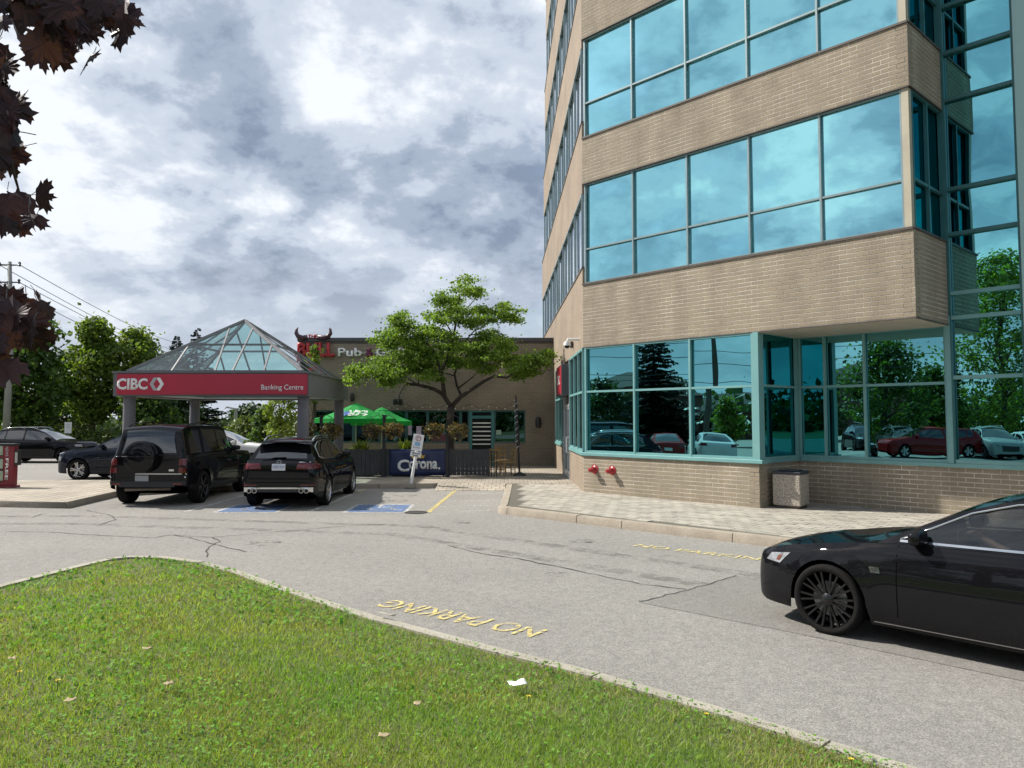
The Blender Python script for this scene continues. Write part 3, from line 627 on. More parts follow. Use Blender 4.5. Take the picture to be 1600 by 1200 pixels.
# camera, small light, siamese connections
m_wplast = mat('white_plastic', (.72, .72, .70), rough=.4)
sc_ = empty('security_camera', SP(.9, 4.25, 0), 0, label='white dome security camera on an arm above the corner window', cat='camera')
q = MB().tube([SP(.75, 4.32, 0), SP(.75, 4.32, .34), SP(.75, 4.26, .36)], .035); q.build('bracket_arm', m_wplast, sc_)
MB().lathe([(0, .06), (.08, .05), (.1, 0), (.1, -.06), (.0, -.06)], SP(.75, 4.2, .36)).build('housing', m_wplast, sc_, smooth=True)
MB().ball(SP(.75, 4.14, .36), .08).build('lens_dome', m_dark, sc_, smooth='all')
MB().lathe([(0, 0), (.05, 0), (.06, .16), (.04, .2), (0, .2)], SP(2.6, 4.25, .06)).build('wall_lamp', m_cap, smooth=True, label='tiny round lamp fixed high on the wall near the security camera', cat='lamp')
m_fire = mat('fire_red_enamel', (.36, .022, .028), (.27, .02, .025), 8, rough=.4)
for t, lab in ((.40, 'red siamese fire connection nearest the brick corner edge'), (1.0, 'red siamese fire connection farther along from the brick corner edge')):
    lab = lab.replace('nearest', 'right beside') if False else lab
    c = FP(t, zc(733)+.02, 0); e = empty('fire_connection', c, 0, cat='fire connection', label={.40: 'red fire connection close to the corner of the brick base wall', 1.0: 'red fire connection between its twin and the long brick base wall'}[t])
    MB().lathe([(0, .02), (.15, .02), (.15, .0), (.10, .035), (.075, .05), (.075, .1)], c, NF, 20).build('wall_plate', m_fire, e, smooth=True)
    MB().tube([c+NF*.05, c+NF*.14], .07, 14).build('neck', m_fire, e, smooth=True)
    for s in (-1, 1):
        MB().lathe([(.05, 0), (.055, .09), (.075, .09), (.075, .13), (.03, .14), (.03, .17), (0, .17)], c+NF*.1, NF*.8-U*.45*s+Vector((0, 0, -.25)), 14).build('hose_cap', m_fire, e, smooth=True)
    e.scale = (.8, .8, .8)
# pebble-faced litter bin
m_agg = mat('exposed_aggregate', (.52, .46, .38), (.16, .14, .12), 42, rough=.9, bump=1.0, bscale=50, fine=(110, .35), detail=2)
m_lid = mat('black_bin_liner', (.02, .02, .028), (.03, .03, .045), 8, rough=.35)
bp = G(1243, 795, SWZ); bin_ = empty('litter_bin', bp, 0, label='square pebble-faced concrete litter bin with a black bag lid', cat='bin')
rb = -_a+R(4)
MB().box(-.30, .30, -.30, .30, .06, .74).build('body', m_agg, bin_, bevel=.02, local=True)
MB().box(-.26, .26, -.26, .26, 0, .06).build('plinth', m_cap, bin_, local=True)
MB().box(-.315, .315, -.315, .315, .742, .80).build('lid', m_lid, bin_, bevel=.02, local=True)
MB().box(-.20, .20, -.20, .20, .80, .83).build('bag_opening', m_lid, bin_, bevel=.012, local=True)
bin_.location = bp+Vector((0, .25, 0)); bin_.rotation_euler = (0, 0, rb)
# ================================================================ PUB
PX0 = A(465, 640, PUB_Y).x; PX1 = SP(PUB_Y-F0.y).x+.3
def PA(x, y): return A(x, y, PUB_Y)
PZ = PA(600, 533).z
pub = empty('pub_building', ((PX0+PX1)/2, PUB_Y, 0), label='single-storey brown brick pub with dark fascia and teal window strip', cat='building')
WX0, WX1 = PA(490, 660).x, PA(821, 660).x; WZ0, WZ1 = PA(600, 692).z, PA(600, 641).z
DX0, DX1 = PA(733, 660).x, PA(772, 660).x
q = MB(); T = .3
q.box(PX0, PX1, PUB_Y, PUB_Y+T, WZ1, PZ); q.box(PX0, WX0, PUB_Y, PUB_Y+T, -.05, WZ1); q.box(WX1, PX1, PUB_Y, PUB_Y+T, -.05, WZ1)
q.box(WX0, DX0, PUB_Y, PUB_Y+T, -.05, WZ0); q.box(DX1, WX1, PUB_Y, PUB_Y+T, -.05, WZ0); q.build('front_wall', m_brickX, pub)
MB().box(PX0, PX0+.3, PUB_Y+T, PUB_Y+15, -.05, PZ).build('end_wall', m_brickY, pub)
MB().box(PX0+.3, PX1+6, PUB_Y+T+.3, PUB_Y+14.9, .0, PZ-.3).build('core', m_dark, pub)
MB().box(PX0-.05, PX1, PUB_Y-.05, PUB_Y+.4, PZ, PZ+.14).build('roof_coping', m_grey, pub)
MB().box(PX0-.02, PX1, PUB_Y-.015, PUB_Y, PZ-.10, PZ).build('fascia_trim', m_cap, pub)
m_pglass = mirror_glass('pub_dark_glass', (.055, .11, .115), .01, .006, .5)
m_pteal = mat('pub_teal_frame', (.025, .10, .105), (.02, .08, .085), 3, rough=.45)
xs = [WX0, PA(560, 0).x, PA(600, 0).x, PA(640, 0).x, PA(672, 0).x, PA(722, 0).x, DX0]
def pubwin(a, b, z0, z1):
    w = empty('window', ((a+b)/2, PUB_Y, z0), 0, pub)
    MB().box(a, b, PUB_Y+.10, PUB_Y+.12, z0, z1).build('pane', m_pglass, w); q = MB()
    for x in (a, b-.06): q.box(x, x+.06, PUB_Y+.05, PUB_Y+.15, z0, z1)
    for z in (z0, z1-.07): q.box(a+.06, b-.06, PUB_Y+.055, PUB_Y+.145, z, z+.07)
    q.build('frame', m_pteal, w); return w
for a, b in zip(xs[:-1], xs[1:]): pubwin(a, b, WZ0, WZ1)
pubwin(DX1, PA(806, 0).x, WZ0, WZ1); pubwin(PA(806, 0).x, WX1, WZ0, WZ1)
m_paper = mat('pale_poster_paper', (.60, .50, .60), (.45, .36, .5), 6, rough=.8)
for x0, x1, y0, y1, c in ((632, 643, 664, 680, m_paper), (650, 658, 666, 684, m_paper), (674, 700, 678, 696, mat('red_poster_paper', (.25, .05, .07), (.05, .04, .06), 9, rough=.7)), (775, 783, 672, 679, mat('green_notice_paper', (.35, .5, .40), rough=.8))):
    a, b = PA(x0, y1), PA(x1, y0); MB().box(a.x, b.x, PUB_Y+.085, PUB_Y+.095, a.z, b.z).build('poster', c, pub)
door2 = empty('door', ((DX0+DX1)/2, PUB_Y, SWZ), 0, pub); door2['label'] = 'teal framed door with white security bars'
MB().box(DX0, DX1, PUB_Y+.12, PUB_Y+.14, SWZ, WZ1).build('glass_panel', m_dark, door2)
q = MB(); zh = PA(750, 654).z
for x in (DX0, DX1-.12): q.box(x, x+.12, PUB_Y+.03, PUB_Y+.15, SWZ, WZ1)
for z, h in ((zh, .12), (WZ1-.08, .08), (SWZ+.02, .2)): q.box(DX0+.12, DX1-.12, PUB_Y+.035, PUB_Y+.145, z, z+h)
q.build('door_frame', mat('bright_teal_frame', (.045, .19, .19), rough=.45), door2)
for y in (661, 667, 674, 681, 687, 694): z = PA(750, y).z; MB().box(DX0+.14, DX1-.14, PUB_Y+.06, PUB_Y+.09, z-.025, z+.025).build('security_bar', m_white, door2)
# sign on the parapet
m_bull = mat('red_channel_letter', (.40, .015, .02), rough=.35); m_blk = mat('black_metal', (.018, .018, .02), rough=.5); m_horn = mat('dark_horn', (.05, .02, .03), rough=.45)
ps = empty('pub_sign', PA(520, 560), 0, label='red BULL and white Pub & Grill letter sign with black horns on the parapet', cat='sign')
def ptxt(nm, s, x0, x1, y0, y1, m, ex=.12, fat=.02, yo=-.02):
    a, b = PA(x0, y1), PA(x1, y0); return text(nm, s, m, a+Vector((0, yo, 0)), (1, 0, 0), (0, 0, 1), width=b.x-a.x, height=b.z-a.z, parent=ps, extrude=ex, fat=fat)
ptxt('red_lettering', 'BULL', 466, 524, 536, 558, m_bull, .16, .035); ptxt('white_lettering', 'Pub', 529, 566, 544, 557, m_white); ptxt('emblem', '&', 572, 584, 544, 558, mat('maroon_emblem', (.14, .02, .06), rough=.4), .14, .05)
ptxt('white_lettering', 'Grill', 588, 632, 544, 557, m_white); ptxt('small_lettering', 'THE', 482, 497, 523, 529, m_bull, .1, .03)
a, b = PA(528, 551), PA(632, 551); MB().box(a.x, b.x, PUB_Y-.02, PUB_Y-.003, a.z-.05, a.z+.05).build('raceway', mat('pale_raceway', (.4, .38, .34), rough=.6), ps)
for px in ([(481, 527), (474, 528.5), (467, 526), (464, 521), (464.5, 515), (467, 512)], [(498, 527), (507, 528.5), (514, 526), (517.5, 521), (517, 515), (514.5, 512)]):
    MB().tube([PA(*p)+Vector((0, -.1, 0)) for p in px], [.10, .11, .10, .085, .055, .012], 8).build('horn', m_horn, ps, smooth='all')
for x in (483, 501): MB().tube([PA(x, 525)+Vector((0, .05, 0)), PA(x, 537)+Vector((0, .05, 0))], .03, 6).build('bracket', m_blk, ps)
# wall fittings
def sconce(x, y, s, lab):
    c = PA(x, y); e = empty('wall_sconce', c, 0, label=lab, cat='wall lamp')
    MB().lathe([(0, -.22*s), (.09*s, -.22*s), (.12*s, -.1*s), (.12*s, .12*s), (.07*s, .22*s), (0, .22*s)], c+Vector((0, -.16, 0)), (0, 0, 1), 14).build('shade', m_blk, e, smooth=True)
    MB().box(c.x-.05, c.x+.05, PUB_Y-.1, PUB_Y, c.z-.1, c.z+.1).build('back_plate', m_blk, e)
sconce(841, 660, 1.0, 'black cylinder wall lamp beside the pub window by the office wall'); sconce(551.5, 621, .8, 'black wall lamp above the green umbrella by the canopy fascia')
fl_ = empty('flood_light', PA(623, 628), 0, label='twin-head black floodlight on a curved arm above the pub window', cat='lamp')
MB().tube([PA(631, 605), PA(628, 612)+Vector((0, -.25, 0)), PA(626, 620)+Vector((0, -.4, 0)), PA(625, 626)+Vector((0, -.4, 0))], .02, 6).build('arm', m_blk, fl_)
for x in (620, 628): c = PA(x, 628)+Vector((0, -.4, 0)); MB().lathe([(0, .1), (.08, .1), (.11, -.1), (0, -.08)], c, (0, -.5, 1), 12).build('lamp_head', m_blk, fl_, smooth=True)
# string of bulbs
sb_ = empty('string_light', PA(715, 630), 0, label='sagging string of small bulbs along the pub wall above the window', cat='string light')
pts = [PA(600+i*4.3, 632+6*math.sin(i*math.pi/7.8)**2)+Vector((0, -.12, 0)) for i in range(50)]; MB().tube(pts, .008, 4).build('cable', m_blk, sb_)
m_bulb = mat('clear_bulb', (.55, .53, .45), rough=.2)
for p in pts[2::3]: MB().ball(p+Vector((0, -.0, -.06)), .035, 6, 5).build('bulb', m_bulb, sb_, smooth='all')

# ================================================================ BANK CANOPY
CY0, CY1 = 22.95, 28.5
cxa, cxb = A(177, 600, CY0).x, A(482.5, 600, CY0).x; cz0, cz1 = A(330, 619, CY0).z, A(330, 583, CY0).z
can = empty('bank_canopy', ((cxa+cxb)/2, (CY0+CY1)/2, .14), label='grey entrance canopy with crimson bank fascia and glass pyramid roof', cat='canopy')
m_cgrey = mat('canopy_grey_panel', (.135, .137, .145), (.115, .117, .125), 1.5, rough=.5); m_col = mat('canopy_column_paint', (.13, .13, .145), (.105, .105, .12), 2, rough=.6); m_csoff = mat('canopy_soffit', (.42, .43, .42), rough=.7)
q = MB(); w = .35
q.box(cxa, cxb, CY0, CY0+w, cz0, cz1); q.box(cxa, cxb, CY1-w, CY1, cz0, cz1); q.box(cxa, cxa+w, CY0+w, CY1-w, cz0+.002, cz1-.002); q.box(cxb-w, cxb, CY0+w, CY1-w, cz0+.002, cz1-.002); q.build('fascia', m_cgrey, can)
q = MB(); w2 = .9
q.box(cxa+w, cxb-w, CY0+w, CY0+w2, cz0+.05, cz0+.09); q.box(cxa+w, cxb-w, CY1-w2, CY1-w, cz0+.05, cz0+.09); q.box(cxa+w, cxa+w2, CY0+w2, CY1-w2, cz0+.05, cz0+.09); q.box(cxb-w2, cxb-w, CY0+w2, CY1-w2, cz0+.05, cz0+.09); q.build('soffit', m_csoff, can)
MB().box(cxa-.04, cxb+.04, CY0-.04, CY0+.6, cz1, cz1+.06).build('gutter', m_cgrey, can); MB().box(cxa-.04, cxb+.04, CY1-.6, CY1+.04, cz1, cz1+.06).build('gutter', m_cgrey, can)
MB().box(cxa-.04, cxa+.6, CY0+.6, CY1-.6, cz1, cz1+.06).build('gutter', m_cgrey, can); MB().box(cxb-.6, cxb+.04, CY0+.6, CY1-.6, cz1, cz1+.06).build('gutter', m_cgrey, can)
for x, y in ((cxa+.33, CY0+.35), (cxb-.25, CY0+.35), (cxa+.33, CY1-.4), (cxb-.25, CY1-.4)):
    MB().lathe([(.175, -.02), (.175, cz0+.04-.14)], (x, y, .14), (0, 0, 1), 24).build('column', m_col, can, smooth=True)
# sign face
sx0, sx1 = A(184, 600, CY0).x, A(480.5, 600, CY0).x; sz0, sz1 = A(330, 616.5, CY0).z, A(330, 584.5, CY0).z
sf = MB().box(sx0, sx1, CY0-.06, CY0-.002, sz0, sz1).build('sign_face', m_red, can, bevel=.008)
CF = CY0-.062
def ctx(nm, s, x0, x1, y0, y1, m=m_white, fat=.0): a, b = A(x0, y1, CF), A(x1, y0, CF); text(nm, s, m, a, (1, 0, 0), (0, 0, 1), width=b.x-a.x, height=b.z-a.z, parent=sf, extrude=.006, fat=fat)
ctx('lettering', 'CIBC', 182.5, 231, 591, 609, fat=.035); ctx('lettering', 'Banking Centre', 408, 474, 601, 611.5, fat=.006)
m_silver = mat('silver_grey_print', (.45, .45, .46), rough=.5)
cx_, cz_ = A(245, 600, CF).x, A(245, 600, CF).z; h_ = A(245, 590, CF).z-cz_; w_ = A(256, 600, CF).x-cx_; k = .5
def cpoly(pts, m): q = MB(); n = len(pts); P = [(cx_+x*w_, CF-.001, cz_+z*h_) for x, z in pts]; P2 = [(p[0], p[1]-.006, p[2]) for p in P]; q.add(P+P2, [tuple(range(n)), tuple(reversed(range(n, 2*n)))]+[(i, (i+1) % n, n+(i+1) % n, n+i) for i in range(n)]); q.build('emblem', m, sf)
cpoly([(-1, 0), (-.45, 1), (-.02, 1), (-.02, .78), (-.5, 0), (-.02, -.78), (-.02, -1), (-.45, -1)], m_silver); cpoly([(.02, 1), (.45, 1), (1, 0), (.45, -1), (.02, -1), (.02, -.78), (.5, 0), (.02, .78)], m_white)
# glass pyramid: rafters parallel to the slope lines, panes between
m_raft = mat('rafter_grey', (.17, .17, .175), rough=.45, metal=.2); g_can = tinted('skylight_glass', (.72, .93, .90), .12)
bx0, bx1, by0, by1 = cxa+.28, cxb-.28, CY0+.28, CY1-.28; pz = cz1+.07; apex = Vector(((bx0+bx1)/2, (by0+by1)/2, 0)); apex.z = A(387, 501, apex.y).z
cor = [Vector((bx0, by0, pz)), Vector((bx1, by0, pz)), Vector((bx1, by1, pz)), Vector((bx0, by1, pz))]
roof = empty('roof', (apex.x, apex.y, pz), 0, can)
def bar(a, b, r=.045): MB().tube([a, b], r, 4).build('rafter', m_raft, roof)
for c in cor: bar(c, apex, .07)
for i in range(4):
    a, b = cor[i], cor[(i+1) % 4]; bar(a, b, .05); L = lambda f: a.lerp(b, f)
    def S_(f, h): return a.lerp(apex, h).lerp(b.lerp(apex, h), f)   # f along, h up
    bar(S_(0, .5), S_(1, .5))
    # diagonal rafters as on the front: each runs from the eave up to the hip
    pa = [(L(.25), a.lerp(apex, .5)), (L(.5), a.lerp(apex, .86)), (L(.60), apex.lerp(b, .16)), (L(.78), b.lerp(apex, .5))]
    for p0, p1 in pa: bar(p0, p1, .035)
    nrm = (b-a).cross(apex-a).normalized()*.01
    H5a, H5b = a.lerp(apex, .5), b.lerp(apex, .5)
    def cut(p0, p1, h):
        f = h/((p1.z-pz)/(apex.z-pz)); return p0.lerp(p1, min(1, f))
    d2, d3 = cut(*pa[1], .5), cut(*pa[2], .5)
    for poly in ([a, pa[0][0], H5a], [pa[0][0], pa[1][0], d2, H5a], [pa[1][0], pa[2][0], d3, d2], [pa[2][0], pa[3][0], H5b, d3], [pa[3][0], b, H5b], [H5a, d2, pa[1][1]], [d2, d3, pa[2][1], apex, pa[1][1]], [d3, H5b, pa[2][1]]):
        MB().add([p+nrm for p in poly], [tuple(range(len(poly)))]).build('pane', g_can, roof)

# ================================================================ PATIO
FY = 25.75
def FA(x, y): return A(x, y, FY)
m_fence = mat('black_stained_board', (.022, .024, .028), (.04, .042, .046), 3, rough=.6, bump=.4, bscale=25)
fz1 = FA(600, 702).z
def fence_panel(x0, x1, lab):
    a, b = FA(x0, 0).x, FA(x1, 0).x; e = empty('patio_fence_panel', ((a+b)/2, FY, SWZ), 0, label=lab, cat='fence', group='black patio fence panels'); n = max(2, round((b-a)/.14)); w = (b-a)/n
    for i in range(n): MB().box(a+i*w+.004, a+(i+1)*w-.004, FY, FY+.025, SWZ+.04, fz1+rnd.uniform(-.008, .008)).build('board', m_fence, e)
    for z in (SWZ+.2, fz1-.12): MB().box(a, b, FY+.026, FY+.06, z-.04, z+.04).build('rail', m_fence, e)
    for x in (a, b-.05): MB().box(x, x+.05, FY-.01, FY+.075, SWZ, fz1+.02).build('post', m_fence, e)
fence_panel(547, 605, 'black board patio fence panel below the spiky plant, beside the canopy'); fence_panel(609, 698, 'black board patio fence panel behind the navy beer banner'); fence_panel(704, 766, 'black board patio fence panel beside the stacked wooden chairs')
ban = empty('beer_banner', FA(654, 744), 0, label='navy blue banner with white Corona lettering tied to the patio fence', cat='banner')
a, b = FA(608.5, 743), FA(698, 702); nx = 24; q = MB(); m_navy = mat('navy_vinyl', (.012, .024, .085), (.009, .018, .07), 3, rough=.4)
for j in range(7):
    for i in range(nx+1):
        q.v.append((a.x+(b.x-a.x)*i/nx, FY-.025+.008*math.sin(i*.9+j*.7)+.004*math.sin(i*2.1), a.z+(b.z-a.z)*j/6+.012*math.sin(i*.35)))
for j in range(6):
    for i in range(nx): q.f.append((j*(nx+1)+i, j*(nx+1)+i+1, (j+1)*(nx+1)+i+1, (j+1)*(nx+1)+i))
o = q.build('sheet', m_navy, ban, smooth='all'); so_ = o.modifiers.new('s', 'SOLIDIFY'); so_.thickness = .003
def btx(s, x0, x1, y0, y1, m, fat=0.0, nm='lettering'): p0, p1 = FA(x0, y1), FA(x1, y0); text(nm, s, m, p0+Vector((0, -.046, 0)), (1, 0, 0), (0, 0, 1), width=p1.x-p0.x, height=p1.z-p0.z, parent=ban, extrude=.004, fat=fat)
btx('C', 621, 640, 718, 737, m_white, .03); btx('orona', 639, 684, 720, 733, m_white, .035)
p = FA(684, 733); MB().lathe([(0, 0), (.035, 0)], p+Vector((.05, -.05, .03)), (0, -1, 0), 10).build('trade_mark_dot', m_white, ban)
q = MB(); y0 = FY-.05; cr = [(-.20, 0), (.20, 0), (.25, .12), (.17, .09), (.10, .2), (.0, .12), (-.10, .2), (-.17, .09), (-.25, .12)]; c = FA(653, 716); n = len(cr)
q.add([(c.x+x, y0, c.z+z) for x, z in cr]+[(c.x+x, y0-.005, c.z+z) for x, z in cr], [tuple(range(n)), tuple(reversed(range(n, 2*n)))]); q.build('crown_emblem', mat('gold_print', (.55, .36, .05), rough=.5), ban)
# baskets and lamp posts
m_fl = leafmat('basket_foliage', (.085, .10, .03), (.17, .10, .05), .25, 6, .5); m_yg = leafmat('yellow_green_blades', (.25, .30, .035), (.12, .20, .03), .35, 3, .35)
def leaves_blob(c, rad, n, size, seed, flat=1.0, droop=0.0):
    g = np.random.default_rng(seed); d = g.normal(size=(n, 3)); d /= np.linalg.norm(d, axis=1)[:, None]; r = g.random(n)**.45
    P = np.array(c)+d*r[:, None]*np.array(rad); s = size*(.6+.8*g.random(n))[:, None]
    a = g.normal(size=(n, 3)); a[:, 2] -= droop; a /= np.linalg.norm(a, axis=1)[:, None]; b = np.cross(a, g.normal(size=(n, 3))); b /= np.linalg.norm(b, axis=1)[:, None]
    return np.stack([P, P+a*s*.5+b*s*.32, P+a*s, P+a*s*.5-b*s*.32], 1)
def post(x, ytop, lab, baskets, blab):
    p = FA(x, 0); e = empty('patio_post', (p.x, FY-.0, SWZ), 0, label=lab, cat='post'); zt = FA(x, ytop).z
    MB().box(p.x-.045, p.x+.045, FY-.10, FY-.012, SWZ, zt).build('shaft', m_blk, e); MB().box(p.x-.07, p.x+.07, FY-.125, FY+.013, zt, zt+.06).build('cap', m_blk, e); MB().box(p.x-.09, p.x+.09, FY-.15, FY-.0121, SWZ, SWZ+.02).build('foot_plate', m_blk, e)
    for dx, bl in zip(baskets, blab):
        bx = p.x+dx; by = FY-.35; bz = FA(x, 672).z
        MB().tube([(p.x, FY-.08, bz+.35), (p.x+dx*.5, by+.1, bz+.52), (bx, by, bz+.42)], .012, 6).build('basket_bracket', m_blk, e)
        h = empty('hanging_basket', (bx, by, bz-.1), 0, label=bl, cat='hanging basket', group='flower baskets along the patio fence')
        MB().lathe([(.0, -.22), (.12, -.2), (.2, 0), (.19, 0), (.1, -.18)], (bx, by, bz), (0, 0, 1), 14).build('pot', m_blk, h, smooth=True)
        for k in range(3): MB().tube([(bx+.19*math.cos(k*2.1), by+.19*math.sin(k*2.1), bz), (bx, by, bz+.42)], .005, 4).build('chain', m_blk, h)
        quads_object('foliage', np.concatenate([leaves_blob((bx, by, bz+.05), (.36, .3, .2), 260, .11, int(x+dx*10)), leaves_blob((bx, by, bz-.1), (.33, .28, .2), 140, .1, int(x+dx*10)+1, droop=1)]), m_fl, h)
post(512, 652, 'black patio post with two baskets behind the canopy column', (-.42, .42), ('brown-green hanging basket between the canopy columns on its shady end', 'brown-green hanging basket beside the rear canopy column'))
post(607, 651, 'black patio post with two baskets where the navy banner begins', (-.34, .36), ('hanging flower basket above the spiky planter fence panel', 'hanging flower basket above the start of the navy banner'))
post(702, 668, 'black patio post in front of the street tree trunk where the navy banner ends', (-.42, .40), ('hanging flower basket above the end of the navy banner', 'hanging flower basket in front of the barred pub door'))
# spiky plants in trough planters
for x, y0, lab in ((562, 702, 'spiky yellow-green plant in a trough under the green umbrella'), (632, 704, 'spiky yellow-green plant in a trough behind the leaning parking sign')):
    p = FA(x, y0); e = empty('spiky_plant', (p.x, FY+.3, SWZ), 0, label=lab, cat='plant', group='spiky plants in the fence troughs'); MB().box(p.x-.42, p.x+.42, FY+.12, FY+.48, SWZ, fz1-.06).build('trough', m_blk, e)
    g = random.Random(int(x)); q = MB()
    for i in range(130):
        an = g.uniform(0, 6.28); el = g.uniform(.25, 1.4); L = g.uniform(.3, .62); d = Vector((math.cos(an)*math.cos(el)*1.25, math.sin(an)*math.cos(el)*.7, math.sin(el))); o_ = Vector((p.x+g.uniform(-.18, .18), FY+.3+g.uniform(-.1, .1), fz1-.06)); s_ = Vector((-math.sin(an), math.cos(an), 0))*.016
        m1 = o_+d*L*.6; m2 = o_+d*L+Vector((0, 0, -L*.25)); q.add([o_-s_, o_+s_, m1+s_, m1-s_, m2], [(0, 1, 2, 3), (3, 2, 4)])
    q.build('leaves', m_yg, e)
# umbrellas
m_umb = leafmat('green_umbrella_cloth', (.02, .34, .075), (.018, .30, .065), .4, 2, .03, .7); m_pole = mat('pale_pole', (.38, .36, .28), rough=.4)
def umbrella(cx, cy, yt, ye, rad, lab, logo):
    zt, ze = A(800, yt, cy).z, A(800, ye, cy).z; e = empty('patio_umbrella', (cx, cy, SWZ), 0, label=lab, cat='umbrella', group='green patio umbrellas'); n = 8
    ring = lambda r, z, k: (cx+r*math.cos(2*math.pi*(k+.5)/n), cy+r*math.sin(2*math.pi*(k+.5)/n)*.75, z)
    q = MB()
    for k in range(n):
        j = k+1; A0, B0, A1, B1 = ring(.16, zt-.05, k), ring(.16, zt-.05, j), ring(rad, ze, k), ring(rad, ze, j); md = lambda a, b, s: tuple(a[i]*(1-s)+b[i]*s-(.05 if i == 2 else 0)*math.sin(math.pi*s) for i in range(3))
        q.add([A0, md(A0, A1, .33), md(A0, A1, .66), A1, B1, md(B0, B1, .66), md(B0, B1, .33), B0], [(0, 1, 6, 7), (1, 2, 5, 6), (2, 3, 4, 5)])
    q.build('canopy_cloth', m_umb, e)
    q = MB()
    for k in range(n): a_, b_ = ring(rad, ze, k), ring(rad, ze, k+1); q.quad(a_, b_, (*b_[:2], ze-.17), (*a_[:2], ze-.17))
    q.build('valance', m_umb, e)
    q = MB()
    for k in range(n): a_, b_ = ring(.28, zt-.1, k), ring(.28, zt-.1, k+1); q.add([a_, b_, (cx, cy, zt+.02)], [(0, 1, 2)])
    q.build('vent_cap', m_umb, e)
    MB().tube([(cx, cy, SWZ), (cx, cy, zt)], .025, 8).build('pole', m_pole, e); MB().lathe([(0, .1), (.05, .1), (.25, .05), (.27, 0)], (cx, cy, SWZ), (0, 0, 1), 16).build('base', m_blk, e)
    for k in range(n): MB().tube([(cx, cy, zt-.08), ring(rad*.98, ze-.015, k)], .008, 4).build('rib', m_pole, e)
    if logo:
        a_, b_ = Vector(ring(rad, ze, 5)), Vector(ring(rad, ze, 6)); top = Vector((cx, cy, zt)); mid = (a_+b_)/2; up = (top-mid).normalized(); rt = (b_-a_).normalized(); nn = rt.cross(up)
        text('printed_logo', 'Lager', mat('logo_white_print', (.7, .74, .72), rough=.6), mid-rt*.40+up*.22+nn*.06, rt, up, width=.95, height=.34, parent=e, extrude=.002, fat=.02) if False else None
        q = MB(); g = random.Random(4)
        for i in range(46):
            u, v = g.uniform(-.1, .6), g.uniform(.16, .56); c = mid+rt*u+up*v+nn*.055; d = (rt*g.uniform(-1, 1)+up*g.uniform(-1, 1)).normalized(); s = nn.cross(d)*.016; L = g.uniform(.04, .1); q.quad(c-d*L-s, c+d*L-s, c+d*L+s, c-d*L+s)
        q.build('printed_logo', mat('logo_white_print', (.7, .74, .72), rough=.6), e); q = MB()
        for i in range(22):
            u, v = g.uniform(-.42, -.12), g.uniform(.16, .52); c = mid+rt*u+up*v+nn*.055; d = (rt*g.uniform(-1, 1)+up*g.uniform(-1, 1)).normalized(); s = nn.cross(d)*.024; L = g.uniform(.05, .12); q.quad(c-d*L-s, c+d*L-s, c+d*L+s, c-d*L+s)
        q.build('printed_logo', mat('logo_blue_print', (.10, .16, .55), rough=.6), e)
umbrella(A(564, 0, 29.5).x, 29.5, 630, 654, 1.62, 'green patio umbrella with a white and blue printed logo', True)
umbrella(A(603, 0, 30.2).x, 30.2, 637, 658, 1.25, 'plain green patio umbrella behind the one with the printed logo', False)
# wooden bar chairs and a folded umbrella by the fence end
m_wood = mat('golden_wood', (.30, .19, .07), (.22, .14, .05), 6, rough=.5)
def chair(x, y, rz, lab):
    e = empty('patio_chair', (x, y, SWZ), rz, label=lab, cat='chair', group='wooden patio chairs by the fence end')
    for sx in (-.2, .2):
        MB().tube([(sx, -.2, 0), (sx*.95, -.18, .45)], .018, 6).build('leg', m_wood, e, local=True); MB().tube([(sx, .22, 0), (sx*.95, .19, .45), (sx*.95, .25, .92)], .018, 6).build('back_leg', m_wood, e, local=True)
    MB().box(-.22, .22, -.22, .22, .44, .47).build('seat', m_wood, e, local=True, bevel=.01)
    for z in (.62, .75, .88): MB().box(-.19, .19, .205+(z-.45)*.11, .225+(z-.45)*.11, z-.03, z+.03).build('back_slat', m_wood, e, local=True)
    for yy in (-.19, .2): MB().tube([(-.19, yy, .2), (.19, yy, .2)], .012, 6).build('stretcher', m_wood, e, local=True)
chair(A(779, 0, 26.4).x, 26.4, R(150), 'golden wooden chair touching the fence end'); chair(A(793, 0, 26.2).x, 26.2, R(-70), 'golden wooden chair between its twin and the folded umbrella'); chair(A(787, 0, 27.5).x, 27.5, R(30), 'golden wooden chair standing behind the other two chairs')
gate = empty('gate_rail', (A(775, 0, FY).x, FY, SWZ), 0, label='low black metal railing bars at the patio opening', cat='railing')
for x in (769, 773, 777): p = FA(x, 0); MB().tube([(p.x, FY+.1, SWZ), (p.x, FY+.1, fz1-.05)], .014, 6).build('bar', m_blk, gate)
for z in (SWZ+.12, fz1-.1): MB().tube([(FA(767, 0).x, FY+.1, z), (FA(800, 0).x if z < .5 else FA(779, 0).x, FY+.1, z)], .014, 6).build('rail', m_blk, gate)
fu = empty('folded_umbrella', (A(810, 0, 26.2).x, 26.2, SWZ), 0, label='tall folded black umbrella wrapped in white rope light by the pub corner', cat='umbrella')
u0, u1 = A(812, 735, 26.2), A(806, 618, 26.2); u0.z = SWZ
MB().tube([u0, u0.lerp(u1, .35), u0.lerp(u1, .4), u0.lerp(u1, .8), u1], [.035, .035, .065, .045, .02], 10).build('cloth', m_blk, fu, smooth=True); MB().lathe([(0, .12), (.06, .12), (.22, .05), (.24, 0)], u0, (0, 0, 1), 16).build('base', m_blk, fu)
MB().tube([u0.lerp(u1, .3+i*.011)+Vector((.06*math.cos(i*.9)-.02, .06*math.sin(i*.9), 0)) for i in range(60)], .010, 5).build('rope_light', mat('white_rope_light', (.6, .6, .58), rough=.4), fu)
